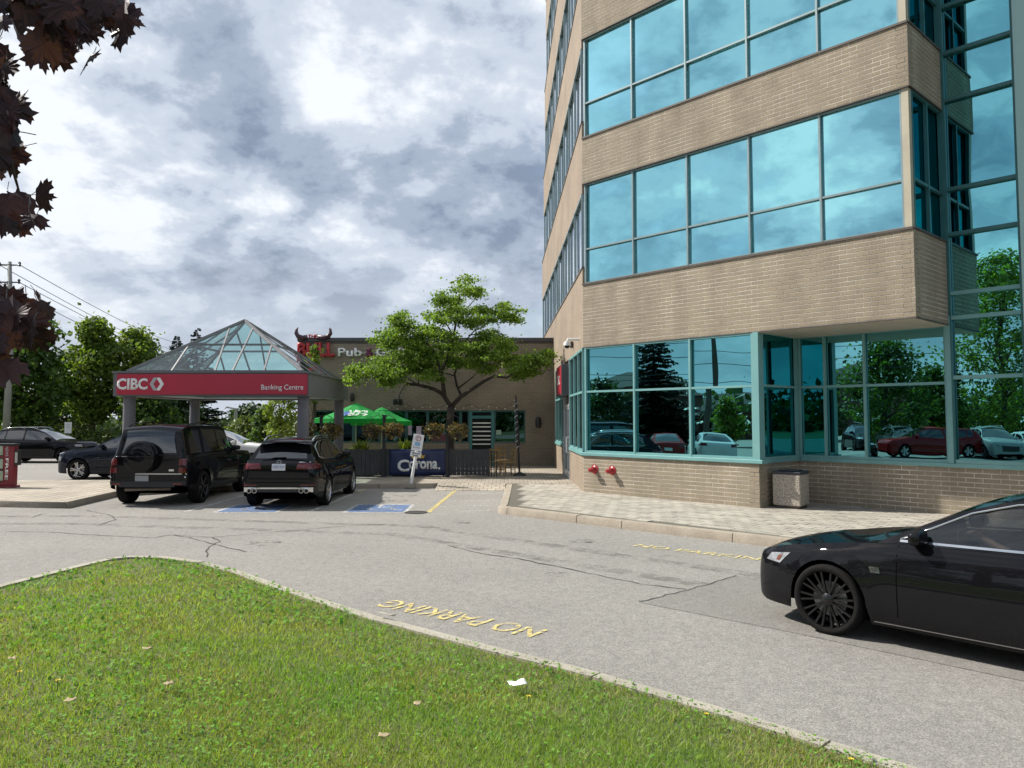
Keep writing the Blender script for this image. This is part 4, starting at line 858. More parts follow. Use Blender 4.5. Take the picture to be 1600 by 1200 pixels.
# leaning parking sign on its post
ls = empty('parking_sign', G(641, 764, .0), 0, label='white accessible-parking sign leaning on a white post by the kerb', cat='sign')
b0 = G(641, 763, 0); Ys = b0.y; t0 = A(655, 680, Ys); ax = (t0-b0).normalized(); rt = Vector((ax.z, 0, -ax.x)).normalized(); fn = Vector((0, -1, 0))
MB().tube([b0, t0], .045, 10).build('post', m_white, ls); MB().lathe([(0, .03), (.2, .03), (.22, 0)], b0, (0, 0, 1), 14).build('foot_plate', m_cap, ls)
def plate(nm, c, w, h, m, d=.05): q = MB().frame_box(c-rt*w/2-ax*h/2+fn*d, rt*w, fn*.008, ax*h); return q.build(nm, m, ls, bevel=.004)
pc = b0.lerp(t0, .86); plate('upper_plate', pc, .32, .50, m_white); pl2 = b0.lerp(t0, .64); plate('lower_plate', pl2, .32, .16, m_white)
MB().lathe([(.065, 0), (.085, 0), (.085, .006), (.065, .006)], pc+ax*.13+fn*.058, fn, 20).build('prohibition_ring', m_bull, ls); text('lettering', 'P', m_blk, pc+ax*.09-rt*.025+fn*.06, rt, ax, height=.08, parent=ls, extrude=.002)
MB().frame_box(pc-rt*.08-ax*.10+fn*.058, rt*.16, fn*.003, ax*.12).build('blue_symbol', mat('pale_blue_print', (.28, .5, .7), rough=.5), ls)
text('lettering', 'BY PERMIT', m_blk, pc-rt*.11-ax*.17+fn*.06, rt, ax, width=.22, height=.035, parent=ls, extrude=.002)
text('lettering', 'VEHICLES', m_blk, pl2-rt*.13+ax*.01+fn*.06, rt, ax, width=.26, height=.045, parent=ls, extrude=.002, fat=.02); text('lettering', 'TOWED', m_blk, pl2-rt*.09-ax*.06+fn*.06, rt, ax, width=.18, height=.045, parent=ls, extrude=.002, fat=.02)
# newspaper box
nb_ = empty('newspaper_box', G(12, 762, .14), 0, label='crimson free newspaper box with white lettering on the paved island', cat='newspaper box')
b0 = G(16, 762, .14); m_nred = mat('newsbox_red', (.20, .012, .022), (.17, .01, .02), 3, rough=.4); X0, X1 = G(-45, 762, .14).x, G(20, 762, .14).x; y0 = b0.y; zt = A(10, 694, y0).z
MB().box(X0, X1, y0, y0+.2, .14+.06, zt-.05).build('body', m_nred, nb_, bevel=.02); MB().box(X0-.04, X1+.06, y0-.06, y0+.25, .14, .20).build('plinth', m_nred, nb_, bevel=.02); MB().box(X0-.02, X1+.02, y0-.03, y0+.22, zt-.05, zt+.02).build('top', m_blk, nb_, bevel=.01)
for yy0, yy1 in ((696, 711), (717, 732), (736, 751)):
    p, r_ = A(-42, yy1, y0), A(5, yy0, y0); MB().box(p.x, r_.x, y0-.012, y0-.002, p.z, r_.z).build('display_window', mat('newspaper_page', (.42, .45, .38), (.2, .3, .18), 12, rough=.5), nb_)
    for dz in (p.z-.02, r_.z+.005): MB().box(p.x, r_.x+.02, y0-.02, y0-.003, dz, dz+.02).build('window_frame', m_blk, nb_)
p = A(9.0, 716, y0); q_ = A(9.0, 750, y0); text('lettering', 'FREE', m_white, Vector((p.x, y0-.006, p.z)), (0, 0, -1), (1, 0, 0), width=p.z-q_.z, height=.085, parent=nb_, extrude=.003, fat=.02)
p = A(9.0, 698, y0); q_ = A(9.0, 713, y0); text('lettering', 'NEWS', m_silver, Vector((p.x, y0-.006, p.z)), (0, 0, -1), (1, 0, 0), width=p.z-q_.z, height=.085, parent=nb_, extrude=.003)
MB().box(X1+.001, X1+.10, y0+.02, y0+.18, A(0, 727, y0).z, A(0, 703, y0).z).build('side_rack', m_blk, nb_); MB().box(X1+.02, X1+.09, y0+.01, y0+.0199, A(0, 723, y0).z, A(0, 707, y0).z).build('side_leaflet', mat('leaflet_paper', (.45, .47, .42), rough=.6), nb_)
# ================================================================ VEHICLES
def pchip(pts):
    pts = sorted(pts); x = np.array([p[0] for p in pts], float); y = np.array([p[1] for p in pts], float); h = np.diff(x); d = np.diff(y)/h; m = np.zeros(len(x))
    for i in range(1, len(x)-1):
        if d[i-1]*d[i] > 0: w1 = 2*h[i]+h[i-1]; w2 = h[i]+2*h[i-1]; m[i] = (w1+w2)/(w1/d[i-1]+w2/d[i])
    m[0], m[-1] = d[0], d[-1]
    def f(t):
        t = min(max(t, x[0]), x[-1]); i = min(max(int(np.searchsorted(x, t))-1, 0), len(h)-1); s = (t-x[i])/h[i]
        return float((1+2*s)*(1-s)**2*y[i]+s*(1-s)**2*h[i]*m[i]+s*s*(3-2*s)*y[i+1]+s*s*(s-1)*h[i]*m[i+1])
    return f
m_tyre = mat('tyre_rubber', (.008, .008, .008), (.013, .012, .012), 12, rough=.85, coord='obj', bump=.2, bscale=60, spec=.12)
m_well = mat('wheel_well_black', (.003, .003, .003), rough=1, spec=.0); m_trim = mat('matt_black_trim', (.016, .016, .017), rough=.55)
m_chrome = mat('chrome_trim', (.72, .73, .74), rough=.12, metal=1); m_plate = mat('license_plate_white', (.62, .64, .66), rough=.4); m_platetx = mat('license_plate_ink', (.05, .09, .3), rough=.5)
m_tail = mat('tail_lamp_red', (.11, .003, .004), rough=.12, coat=.6); m_head = mat('headlamp_lens', (.34, .36, .37), (.10, .10, .11), 18, rough=.08, coat=.8, coord='obj'); m_amber = mat('amber_lens', (.45, .07, .02), rough=.2)
m_privacy = mat('privacy_glass', (.006, .007, .009), rough=.02, spec=1.0, coat=.9)
m_rimb = mat('gloss_black_alloy', (.008, .008, .009), rough=.3, metal=.0, coat=.6, spec=.2); m_rims = mat('silver_alloy', (.5, .5, .51), rough=.25, metal=.9); m_disc = mat('brake_disc', (.3, .3, .3), rough=.4, metal=.9)
def paint(name, c, metal=0.0): return mat('paint_'+name, c, tuple(v*.93 for v in c), .8, rough=.5, metal=metal, coat=.6, coord='obj', spec=.0)
g_car = tinted('car_window_tint', (.26, .29, .285), .10)
PROF = pchip([(0, .93), (.12, .972), (.3, .99), (.55, 1.0), (.75, .985), (.90, .955), (1, .90)])
def wheel(parent, x, y, r, w, rim, spokes, side, style, rr=.72):
    e = empty('wheel', (x, y, r), 0, parent, local=True); s = side
    prof = [(r*rr, -w*.46), (r*(rr+.06), -w*.5), (r*.92, -w*.5), (r*.965, -w*.46), (r*.995, -w*.36), (r, -w*.2), (r, w*.2), (r*.995, w*.36), (r*.965, w*.46), (r*.92, w*.5), (r*(rr+.06), w*.5), (r*rr, w*.46)]
    MB().lathe(prof, (0, 0, 0), (0, 1, 0), 40).build('tyre', m_tyre, e, smooth=True, local=True)
    q = MB(); yo = s*w*.46
    q.lathe([(r*rr, -w*.4*s), (r*(rr-.04), -w*.3*s), (r*(rr-.04), yo-.035*s), (r*(rr+.01), yo), (r*(rr+.025), yo-.004*s)], (0, 0, 0), (0, 1, 0), 40)
    n = spokes
    for k in range(n):
        offs = (-.13, .13) if style == 'pair' else ((-.10, .22) if style == 'twist' else (0,))
        for o in offs:
            a = 2*math.pi*k/n; b = a+o; ww = r*(.026 if style == 'pair' else .06 if style == 'twist' else .085)
            p0 = Vector((math.cos(a)*r*.14, yo-.035*s, math.sin(a)*r*.14)); p1 = Vector((math.cos(b)*r*(rr-.02), yo-.012*s, math.sin(b)*r*(rr-.02))); d = (p1-p0).normalized(); t = Vector((0, 1, 0)).cross(d).normalized()*ww
            q.frame_box(p0-t-Vector((0, s*.02, 0)), p1-p0, t*2, (0, s*.03, 0))
    q.lathe([(0, yo-.0*s), (r*.1, yo-.005*s), (r*.17, yo-.02*s), (r*.18, yo-.06*s)], (0, 0, 0), (0, 1, 0), 20)
    q.build('rim', rim, e, smooth=True, local=True)
    MB().lathe([(0, 0), (r*.5, 0), (r*.5, .02*s), (0, .02*s)], (0, yo-.11*s, 0), (0, 1, 0), 24).build('brake_disc', m_disc, e, local=True)
    MB().lathe([(0, 0), (r*.66, 0)], (0, -s*w*.3, 0), (0, 1, 0), 24).build('inner_hub', m_well, e, local=True)
    return e
def make_car(name, label, P, loc, head, group=None, cat='car', detail=True):
    e = empty(name, (0, 0, 0), 0, label=label, cat=cat, group=group)
    zt, zr_, pw, zb = pchip(P['belt']), pchip(P['roof']), pchip(P['plan']), pchip(P['sill']); xs0, xs1 = P['plan'][0][0], P['plan'][-1][0]; xa, xb = min(xs0, xs1), max(xs0, xs1)
    wr, axs = P['wr'], P['axles']; Ra = wr*1.13; bodym = P['paint']; sillmin = min(v for _, v in P['sill']); crown = P.get('crown', .05); flare = P.get('flare', .015)
    cols = set(np.round(np.linspace(xa, xb, 64), 4)) | {round(xa+v, 4) for v in (.015, .035, .06, .1, .15)} | {round(xb-v, 4) for v in (.015, .035, .06, .1, .15)}
    for ax in axs: cols |= set(np.round(ax+Ra*np.cos(np.linspace(0, math.pi, 17)), 4)) | {round(ax+Ra+.03, 4), round(ax-Ra-.03, 4)}
    cols = sorted(c for c in cols if xa <= c <= xb); NS, NT = 12, 7; grid = []
    def side_y(x, z):
        h = max(zt(x)-sillmin, .1); y = pw(x)*PROF(min(1, max(0, (z-sillmin)/h)))
        for ax in axs:
            d = math.hypot(x-ax, z-wr)
            if d < Ra+.16: y += flare*(1-max(0, (d-Ra)/.16))
        return y
    for x in cols:
        b = zb(x); 
        for ax in axs:
            if abs(x-ax) < Ra: b = max(b, wr+math.sqrt(Ra*Ra-(x-ax)**2))
        t = zt(x); b = min(b, t-.03); half = []
        for k in range(NS+1): z = b+(t-b)*k/NS; half.append((side_y(x, z), z))
        ys = half[-1][0]
        for k in range(1, NT): f = k/NT; half.append((ys*(1-f), t+crown*(1-(1-f)**2)*min(1, (t-b)/.4)))
        grid.append([(x, y, z) for y, z in half]+[(x, 0, t+crown*min(1, (t-b)/.4))]+[(x, -y, z) for y, z in reversed(half)])
    q = MB(); n = len(grid[0])
    for g in grid: q.v += g
    for i in range(len(grid)-1):
        for j in range(n-1): q.f.append((i*n+j, i*n+j+1, (i+1)*n+j+1, (i+1)*n+j))
    q.f.append(tuple(range(n))); q.f.append(tuple((len(grid)-1)*n+k for k in reversed(range(n))))
    body = q.build('body', bodym, e, smooth=True, local=True)
    # under-tray and wheel wells
    u = MB(); wmid = pw((xa+xb)/2); u.box(axs[1]-Ra-.02, axs[0]+Ra+.02, -wmid+.28, wmid-.28, sillmin-.02, min(zt(axs[0]+Ra), zt(axs[1]-Ra))-.10)
    for a_, b_ in ((axs[1]+Ra+.02, axs[0]-Ra-.02),):
        if b_ > a_: u.box(a_, b_, -wmid+.08, wmid-.08, sillmin-.005, sillmin+.3)
    for a_, b_, hw, zl in ((axs[0]+Ra-.06, xb-.30, .52, .03), (xa+.30, axs[1]-Ra+.06, .58, .10)):
        if b_ > a_: u.box(a_, b_, -hw, hw, sillmin+zl, min(zt(a_), zt(b_))-.10)
    u.build('underbody', m_well, e, local=True)
    # cabin
    xr0, xr1 = P['roof'][0][0], P['roof'][-1][0]; ra, rb = min(xr0, xr1), max(xr0, xr1); cc = set(np.round(np.linspace(ra, rb, 56), 4))
    for v in list(P['win_x'])+[P['ws'], P['rw']]: cc |= {round(v, 4)}
    for a_, b_ in P['windows']: cc |= {round(a_, 4), round(b_, 4)}
    cc = sorted(c for c in cc if ra <= c <= rb); SR = [0, .07, .2, .4, .6, .78, .86, .94, 1]; RT = 6; cg = []; meta = []
    tf = P['tumble']
    for x in cc:
        zb0 = zt(x)-.015; z1 = max(zr_(x), zb0+.004); H = z1-zb0; wb_ = side_y(x, zt(x))-.012; f0 = min(1, H/.42); wt = wb_-tf*f0; half = []
        for s_ in SR:
            y = wb_-(wb_-wt)*(s_**1.15); z = zb0+(H-.03*f0)*s_; half.append((y, z))
        for k in range(1, RT): f = k/RT; half.append((wt*(1-f), z1-.03*f0*(1-f)**2.2+.02*f0*f))
        cg.append([(x, y, z) for y, z in half]+[(x, 0, z1+.02*f0)]+[(x, -y, z) for y, z in reversed(half)]); meta.append(H)
    n = len(cg[0]); V = [v for g in cg for v in g]; nS = len(SR)-1; parts = {}
    for i in range(len(cc)-1):
        xm = (cc[i]+cc[i+1])/2
        for j in range(n-1):
            f = (i*n+j, i*n+j+1, (i+1)*n+j+1, (i+1)*n+j); key = 'cabin'; jj = j if j < n//2 else n-2-j; sd = 0 if j < n//2 else 1
            if jj < nS:
                if 1 <= jj < nS-2 and meta[i] > .13:
                    for k, (a_, b_) in enumerate(P['windows']):
                        if a_ <= xm <= b_: key = ('side_window', k, sd)
            elif jj >= nS+(0 if P.get('ws_full') else 1) or True:
                if xm > P['ws'] and meta[i] > .03: key = ('windshield', 0, 0)
                elif xm < P['rw'] and meta[i] > .06 and jj >= nS+1: key = ('rear_window', 0, 0)
                elif P.get('pano') and P['pano'][0] < xm < P['pano'][1] and jj >= nS+2: key = ('roof_glass', 0, 0)
            parts.setdefault(key, []).append(f)
    def sub(fs, nm, m, solid):
        idx = sorted({v for f in fs for v in f}); mp = {v: k for k, v in enumerate(idx)}; q = MB(); q.v = [V[v] for v in idx]; q.f = [tuple(mp[v] for v in f) for f in fs]; return q.build(nm, m, e, smooth=True, local=True)
    for key, fs in parts.items():
        if key == 'cabin': sub(fs, 'cabin', bodym if not P.get('roofm') else P['roofm'], False)
        else: sub(fs, key[0], P.get('glass', m_privacy) if key[0] in ('side_window', 'windshield') else m_privacy, True)
    allv = [v for g in grid for v in g]; allf = list(q.f)
    bodyV = [v for g in grid for v in g]; nb0 = len(grid[0]); bf = []
    for i in range(len(grid)-1):
        for j in range(nb0-1): bf.append((i*nb0+j, i*nb0+j+1, (i+1)*nb0+j+1, (i+1)*nb0+j))
    bf.append(tuple(range(nb0))); bf.append(tuple((len(grid)-1)*nb0+k for k in range(nb0))); k0 = len(bodyV); cf = [tuple(v+k0 for v in f) for fs in parts.values() for f in fs]
    bvh = BVHTree.FromPolygons([Vector(v) for v in bodyV+V], bf+cf)
    def patch(nm, corners, direction, m, off=.006, nu=8, nv=3, thick=True, smooth='all'):
        """four corners projected on to the bodywork along direction: 'L','R' (side: x,z) or 'B','F' (end: y,z)"""
        D = {'L': Vector((0, -1, 0)), 'R': Vector((0, 1, 0)), 'B': Vector((1, 0, 0)), 'F': Vector((-1, 0, 0))}[direction]; pts = []
        for j in range(nv+1):
            for i in range(nu+1):
                u_, v_ = i/nu, j/nv; a_ = [corners[0][k]*(1-u_)+corners[1][k]*u_ for k in (0, 1)]; b_ = [corners[3][k]*(1-u_)+corners[2][k]*u_ for k in (0, 1)]; c = [a_[k]*(1-v_)+b_[k]*v_ for k in (0, 1)]
                o = (Vector((c[0], 0, c[1])) if direction in 'LR' else Vector((0, c[0], c[1])))-D*5; h = bvh.ray_cast(o, D); p = h[0] if h[0] else o+D*(5-(pw(0) if direction in 'LR' else xb)); pts.append(p)
        q = MB(); N_ = nu+1; q.v = [tuple(p-D*off) for p in pts]+[tuple(p+D*.004) for p in pts]; K = len(pts)
        for j in range(nv):
            for i in range(nu): q.f.append((j*N_+i, j*N_+i+1, (j+1)*N_+i+1, (j+1)*N_+i))
        ring = [i for i in range(N_)]+[(j+1)*N_-1 for j in range(1, nv+1)]+[nv*N_+i for i in range(nu-1, -1, -1)]+[j*N_ for j in range(nv-1, 0, -1)]
        for a_, b_ in zip(ring, ring[1:]+ring[:1]): q.f.append((b_, a_, a_+K, b_+K))
        o = q.build(nm, m, e, smooth=smooth, local=True); o.data.set_sharp_from_angle(angle=R(35)) if smooth else None
        bm = bmesh.new(); bm.from_mesh(o.data); bmesh.ops.recalc_face_normals(bm, faces=bm.faces); bm.to_mesh(o.data); bm.free(); return o
    def surf(x, z, sd=1, out=.0):
        h = bvh.ray_cast(Vector((x, 5*sd, z)), Vector((0, -sd, 0))); return (h[0] if h[0] else Vector((x, pw(x)*sd, z)))+Vector((0, sd*out, 0))
    W_ = P.get('tw', .225)
    for ax in axs:
        for sd in (1, -1): wheel(e, ax, sd*(pw(ax)-W_/2+.005+flare*.6), wr, W_, P['rim'], P['spokes'], sd, P.get('rimstyle', 'pair'), P.get('rr', .72))
    # shut lines, handles, mirrors
    belt_mid = lambda x: zt(x)-.01
    for sd in ('L', 'R'):
        s_ = 1 if sd == 'L' else -1
        if detail:
            for xd in P['doors']:
                patch('shut_line', [(xd-.004, sillmin+.12), (xd+.004, sillmin+.12), (xd+.004, belt_mid(xd)), (xd-.004, belt_mid(xd))], sd, m_well, .0015, 1, 8)
            for xh in P['handles']:
                z = belt_mid(xh)-.13; p = surf(xh, z, s_); MB().tube([p+Vector((-.10, s_*.005, 0)), p+Vector((-.08, s_*.035, .004)), p+Vector((.08, s_*.035, 0)), p+Vector((.10, s_*.005, 0))], .014, 8).build('door_handle', P.get('handlem', bodym), e, smooth='all', local=True)
        mx_ = P['mirror']; p = surf(mx_, zt(mx_)+.05, s_, -.02); c = p+Vector((0, s_*.14, .03))
        MB().add([(c.x+a_*(.075 if b_*s_ < 0 else .05)-.01*b_*s_, c.y+b_*.115, c.z+d_*(.075 if b_*s_ < 0 else .055)) for a_ in (-1, 1) for b_ in (-1, 1) for d_ in (-1, 1)], [(0, 1, 3, 2), (4, 6, 7, 5), (0, 4, 5, 1), (2, 3, 7, 6), (0, 2, 6, 4), (1, 5, 7, 3)]).build('mirror', bodym, e, smooth=True, bevel=.035, seg=3, local=True); MB().tube([p, c], .025, 6).build('mirror_arm', m_trim, e, local=True)
    if P.get('chrome'):
        for sd in (1, -1):
            pts = []
            for v in P['chrome']: pts.append(surf(v[0], v[1], sd, .004))
            MB().tube(pts, .011, 6).build('window_trim', m_chrome, e, smooth='all', local=True)
    if P.get('rails'):
        x0, x1 = P['rails']
        for sd in (1, -1):
            w0 = side_y(0, zt(0))-tf-.03; pts = [(x0+(x1-x0)*k/8, sd*w0, zr_(x0+(x1-x0)*k/8)+(.045 if 0 < k < 8 else -.01)) for k in range(9)]; MB().tube(pts, .016, 6).build('roof_rail', P.get('railm', m_chrome), e, smooth='all', local=True)
    for nm, cs, di, m, *r in P.get('patches', []): patch(nm, cs, di, m, *(r or [.006]))
    e['_s'] = 1; del e['_s']
    e.location = loc; e.rotation_euler = (0, 0, head)
    return e, patch, surf, (zt, zr_, pw)
def mirror_y(cs): return [(-y, z) for y, z in cs]
black = paint('black', (.006, .006, .0075)); navyb = paint('blue_black', (.010, .013, .022)); white = paint('white', (.62, .63, .63), .0); redp = paint('red', (.22, .012, .014), .1); silver = paint('silver', (.30, .32, .33), .5); greyp = paint('grey', (.09, .10, .105), .4)
SEDAN = dict(belt=[(2.36, .58), (2.31, .66), (2.2, .72), (1.95, .79), (1.5, .87), (1.05, .925), (.85, .94), (0, .955), (-1, .98), (-1.6, 1.02), (-2.1, 1.04), (-2.3, 1.0), (-2.36, .9)],
    roof=[(1.0, .94), (.6, 1.15), (.25, 1.315), (-.1, 1.415), (-.5, 1.46), (-.9, 1.445), (-1.3, 1.345), (-1.7, 1.18), (-2.0, 1.045)], plan=[(2.36, .50), (2.33, .60), (2.25, .70), (2.1, .79), (1.85, .86), (1.4, .905), (.6, .915), (-.8, .915), (-1.5, .91), (-2.0, .86), (-2.25, .77), (-2.33, .68), (-2.36, .60)],
    sill=[(2.36, .28), (2.2, .19), (1.5, .18), (0, .17), (-1.5, .18), (-2.2, .24), (-2.36, .34)], wr=.338, axles=(1.46, -1.34), ws=.02, rw=-1.05, windows=[(-.52, .72), (-1.42, -.60)], win_x=[], tumble=.25, doors=[.80, -.48, -1.30], handles=[-.32, -1.12], mirror=.62,
    rim=m_rimb, spokes=10, crown=.045, paint=black)
SUV = dict(belt=[(2.33, .74), (2.28, .86), (2.15, .95), (1.7, 1.02), (1.2, 1.07), (.95, 1.085), (0, 1.07), (-1, 1.09), (-1.8, 1.12), (-2.15, 1.11), (-2.28, 1.06), (-2.33, .98)],
    roof=[(1.12, 1.07), (.75, 1.29), (.4, 1.48), (0, 1.60), (-.5, 1.64), (-1.1, 1.625), (-1.65, 1.57), (-1.85, 1.50), (-2.05, 1.30), (-2.22, 1.10)], plan=[(2.33, .58), (2.3, .68), (2.2, .79), (2.0, .88), (1.6, .935), (0, .945), (-1.6, .94), (-2.05, .90), (-2.25, .84), (-2.31, .78), (-2.33, .72)],
    sill=[(2.33, .36), (2.2, .24), (1.5, .22), (0, .21), (-1.5, .22), (-2.15, .30), (-2.33, .40)], wr=.362, axles=(1.48, -1.39), ws=.12, rw=-1.80, windows=[(-.42, .80), (-1.32, -.50), (-1.72, -1.38)], win_x=[], tumble=.24, doors=[.85, -.46, -1.36], handles=[-.28, -1.08], mirror=.70,
    rim=m_rims, spokes=5, rimstyle='twist', crown=.05, paint=black, rails=(.1, -1.6), tw=.25)
def suv(**k): d = dict(SUV); d.update(k); return d
def sedan(**k): d = dict(SEDAN); d.update(k); return d
HEADF = math.pi/2           # heading +Y
# ---- glossy black sedan passing on the driveway
hd = math.atan2(-U.y, -U.x)
hv, lv = Vector((math.cos(hd), math.sin(hd), 0)), Vector((-math.sin(hd), math.cos(hd), 0))
ct = G(1300, 989, 0); lc = ct-hv*1.46-lv*.80
trimw = [(.80, .985), (.55, 1.10), (.25, 1.255), (-.1, 1.355), (-.5, 1.40), (-.9, 1.382), (-1.25, 1.29), (-1.46, 1.14)]
lex, patchL, surfL, fL = make_car('black_sedan', 'glossy black sedan with black multi-spoke wheels driving past the kerb lettering', sedan(glass=g_car, rimstyle='pair', rr=.80, chrome=trimw, handlem=black,
    patches=[('headlight', [(2.17, .625), (1.98, .615), (1.86, .735), (2.10, .70)], 'L', m_head, .008), ('headlight', [(2.17, .625), (1.98, .615), (1.86, .735), (2.10, .70)], 'R', m_head, .008), ('amber_marker', [(2.03, .64), (1.985, .64), (1.95, .70), (2.0, .69)], 'L', mat('dark_amber_lens', (.16, .05, .03), rough=.15), .011),
             ('lower_grille', [(-.42, .26), (.42, .26), (.36, .54), (-.36, .54)], 'F', m_trim, .008), ('license_plate', [(-.15, .38), (.15, .38), (.15, .50), (-.15, .50)], 'F', m_plate, .02), ('sill_trim', [(1.02, .205), (-.9, .205), (-.9, .213), (1.02, .213)], 'L', m_rims, .004), ('sill_trim', [(1.02, .205), (-.9, .205), (-.9, .222), (1.02, .222)], 'R', m_chrome, .006),
             ('belt_trim', [(.80, .962), (-1.40, .998), (-1.40, 1.018), (.80, .982)], 'L', m_chrome, .010), ('belt_trim', [(.80, .962), (-1.40, .998), (-1.40, 1.018), (.80, .982)], 'R', m_chrome, .010),
             ('fender_badge', [(1.03, .665), (.945, .665), (.955, .72), (1.045, .72)], 'L', m_chrome, .008), ('badge_letter', [(1.018, .677), (.975, .677), (.975, .706), (1.026, .706)], 'L', m_trim, .010),
             ('tail_lamp', [(.45, .78), (.84, .78), (.84, .92), (.45, .90)], 'B', m_tail), ('tail_lamp', [(-.84, .78), (-.45, .78), (-.45, .90), (-.84, .92)], 'B', m_tail)]), lc, hd)
# cabin furniture and driver
m_seat = mat('black_leather', (.03, .03, .032), rough=.5)
for sy in (.37, -.37):
    q = MB().box(-.45, .10, sy-.25, sy+.25, .35, .55); q.frame_box((-.50, sy-.24, .52), (.16, 0, 0), (0, .48, 0), (-.20, 0, .60)); q.frame_box((-.73, sy-.13, 1.12), (.10, 0, 0), (0, .26, 0), (-.02, 0, .17)); q.build('front_seat', m_seat, lex, bevel=.04, local=True)
MB().box(-1.45, -1.1, -.6, .6, .35, .98).build('rear_seat', m_seat, lex, bevel=.05, local=True); MB().box(.55, .95, -.72, .72, .55, .90).build('dashboard', m_seat, lex, bevel=.05, local=True)
sw_c = Vector((.36, .37, .90)); MB().tube([sw_c+Vector((math.cos(a)*.06, math.sin(a)*.18, math.cos(a)*.17)) for a in [2*math.pi*k/24 for k in range(25)]], .016, 6).build('steering_wheel', m_trim, lex, smooth='all', local=True); MB().tube([(.62, .37, .78), sw_c], .04, 8).build('steering_column', m_trim, lex, local=True)
def skin_mesh(name, verts, edges, radii, m, parent, root=0, sub=2, local=True):
    me = bpy.data.meshes.new(name); me.from_pydata(verts, edges, []); o = bpy.data.objects.new(name, me); COL.objects.link(o); me.materials.append(m)
    s_ = o.modifiers.new('skin', 'SKIN'); s_.use_smooth_shade = True
    for v, r_ in zip(me.skin_vertices[0].data, radii): v.radius = (r_, r_) if not isinstance(r_, tuple) else r_
    me.skin_vertices[0].data[root].use_root = True; sb = o.modifiers.new('s', 'SUBSURF'); sb.levels = sub; sb.render_levels = sub
    if parent: adopt(o, parent, local)
    return o
m_skin = mat('skin', (.46, .27, .19), (.42, .24, .17), 5, rough=.55, coord='obj'); m_shirt = mat('dark_shirt', (.03, .03, .035), rough=.85); m_hair = mat('dark_hair', (.02, .014, .01), rough=.6)
drv = empty('person', (0, 0, 0), 0, label='driver in a dark shirt seated in the black sedan, one hand on the steering wheel', cat='person')
V_ = [(-.20, .37, .56), (-.30, .37, .80), (-.38, .37, 1.0), (-.38, .37, 1.10), (-.36, .37, 1.22),       # 0 pelvis .. 4 head
      (-.36, .56, .98), (-.22, .62, .88), (.04, .58, .97), (.20, .52, 1.03),          # 5 shoulder L, 6 elbow, 7 wrist, 8 hand
      (-.36, .18, .98), (-.18, .14, .76), (.10, .24, .82), (.24, .26, .90),           # 9..12 other arm
      (.20, .47, .60), (.25, .47, .40), (.20, .27, .60), (.25, .27, .40),     # thighs
      (-.355, .37, 1.27)]
for a_ in ((.25, .54, 1.085), (.27, .52, 1.09), (.285, .50, 1.085), (.28, .485, 1.07)): V_.append(a_)       # finger knuckles
for a_ in ((.30, .545, 1.065), (.325, .52, 1.065), (.335, .50, 1.06), (.32, .48, 1.05)): V_.append(a_)
V_.append((.21, .55, 1.075)); V_.append((.25, .57, 1.10))
E_ = [(0, 1), (1, 2), (2, 3), (3, 4), (2, 5), (5, 6), (6, 7), (7, 8), (2, 9), (9, 10), (10, 11), (11, 12), (0, 13), (13, 14), (0, 15), (15, 16), (4, 17), (8, 18), (8, 19), (8, 20), (8, 21), (18, 22), (19, 23), (20, 24), (21, 25), (8, 26), (26, 27)]
R_ = [.14, .15, .15, .055, .085, .065, .045, .03, .036, .065, .045, .03, .04, .075, .055, .075, .055, .075]+[.010]*8+[.012, .010]
skin_mesh('body', V_, E_, R_, m_skin, drv)
skin_mesh('shirt', [V_[0], V_[1], V_[2], V_[5], tuple(Vector(V_[5]).lerp(Vector(V_[6]), .55)), V_[9], tuple(Vector(V_[9]).lerp(Vector(V_[10]), .55))], [(0, 1), (1, 2), (2, 3), (3, 4), (2, 5), (5, 6)], [.165, .175, .165, .08, .065, .08, .065], m_shirt, drv)
MB().ball((-.37, .37, 1.275), .105, 12, 8, (1, .9, .75)).build('hair', m_hair, drv, smooth='all', local=True)
MB().ball((-.265, .37, 1.215), .016, 8, 6, (1.3, .8, 1.2)).build('nose', m_skin, drv, smooth='all', local=True)
drv.location = lc; drv.rotation_euler = (0, 0, hd)
# ---- boxy off-roader with spare wheel
boxy = dict(belt=[(2.36, .92), (2.32, 1.06), (2.2, 1.13), (1.8, 1.17), (1.2, 1.20), (.95, 1.21), (0, 1.21), (-2.0, 1.21), (-2.2, 1.21), (-2.30, 1.20), (-2.34, 1.18)],
    roof=[(1.08, 1.20), (.9, 1.40), (.72, 1.62), (.58, 1.79), (.40, 1.88), (0, 1.93), (-.8, 1.95), (-1.6, 1.94), (-2.05, 1.90), (-2.16, 1.86), (-2.22, 1.78), (-2.27, 1.5), (-2.31, 1.2)], plan=[(2.36, .70), (2.33, .80), (2.25, .89), (2.1, .95), (1.8, .98), (0, .99), (-2.0, .985), (-2.22, .965), (-2.30, .92), (-2.34, .84)],
    sill=[(2.36, .50), (2.2, .36), (1.5, .30), (0, .30), (-1.5, .32), (-2.2, .42), (-2.34, .50)], wr=.40, axles=(1.52, -1.48), ws=.50, rw=-2.20, windows=[(-.20, .70), (-1.15, -.28), (-1.98, -1.28)], win_x=[-2.3, -2.28, -2.25, -2.23, -2.2, -2.18], tumble=.16, doors=[.80, -.22, -1.18], handles=[-.06, -1.0], mirror=.78,
    rim=m_rimb, spokes=6, rimstyle='single', crown=.05, paint=black, rails=(.3, -1.9), railm=black, tw=.27, flare=.03, handlem=black)
boxy['patches'] = []
for s_ in (1, -1):
    for z0, z1 in ((.98, 1.14), (.80, .93)): c_ = [(s_*.74, z0), (s_*.90, z0), (s_*.90, z1), (s_*.74, z1)]; boxy['patches'].append(('tail_lamp', c_ if s_ > 0 else [c_[1], c_[0], c_[3], c_[2]], 'B', m_tail, .015))
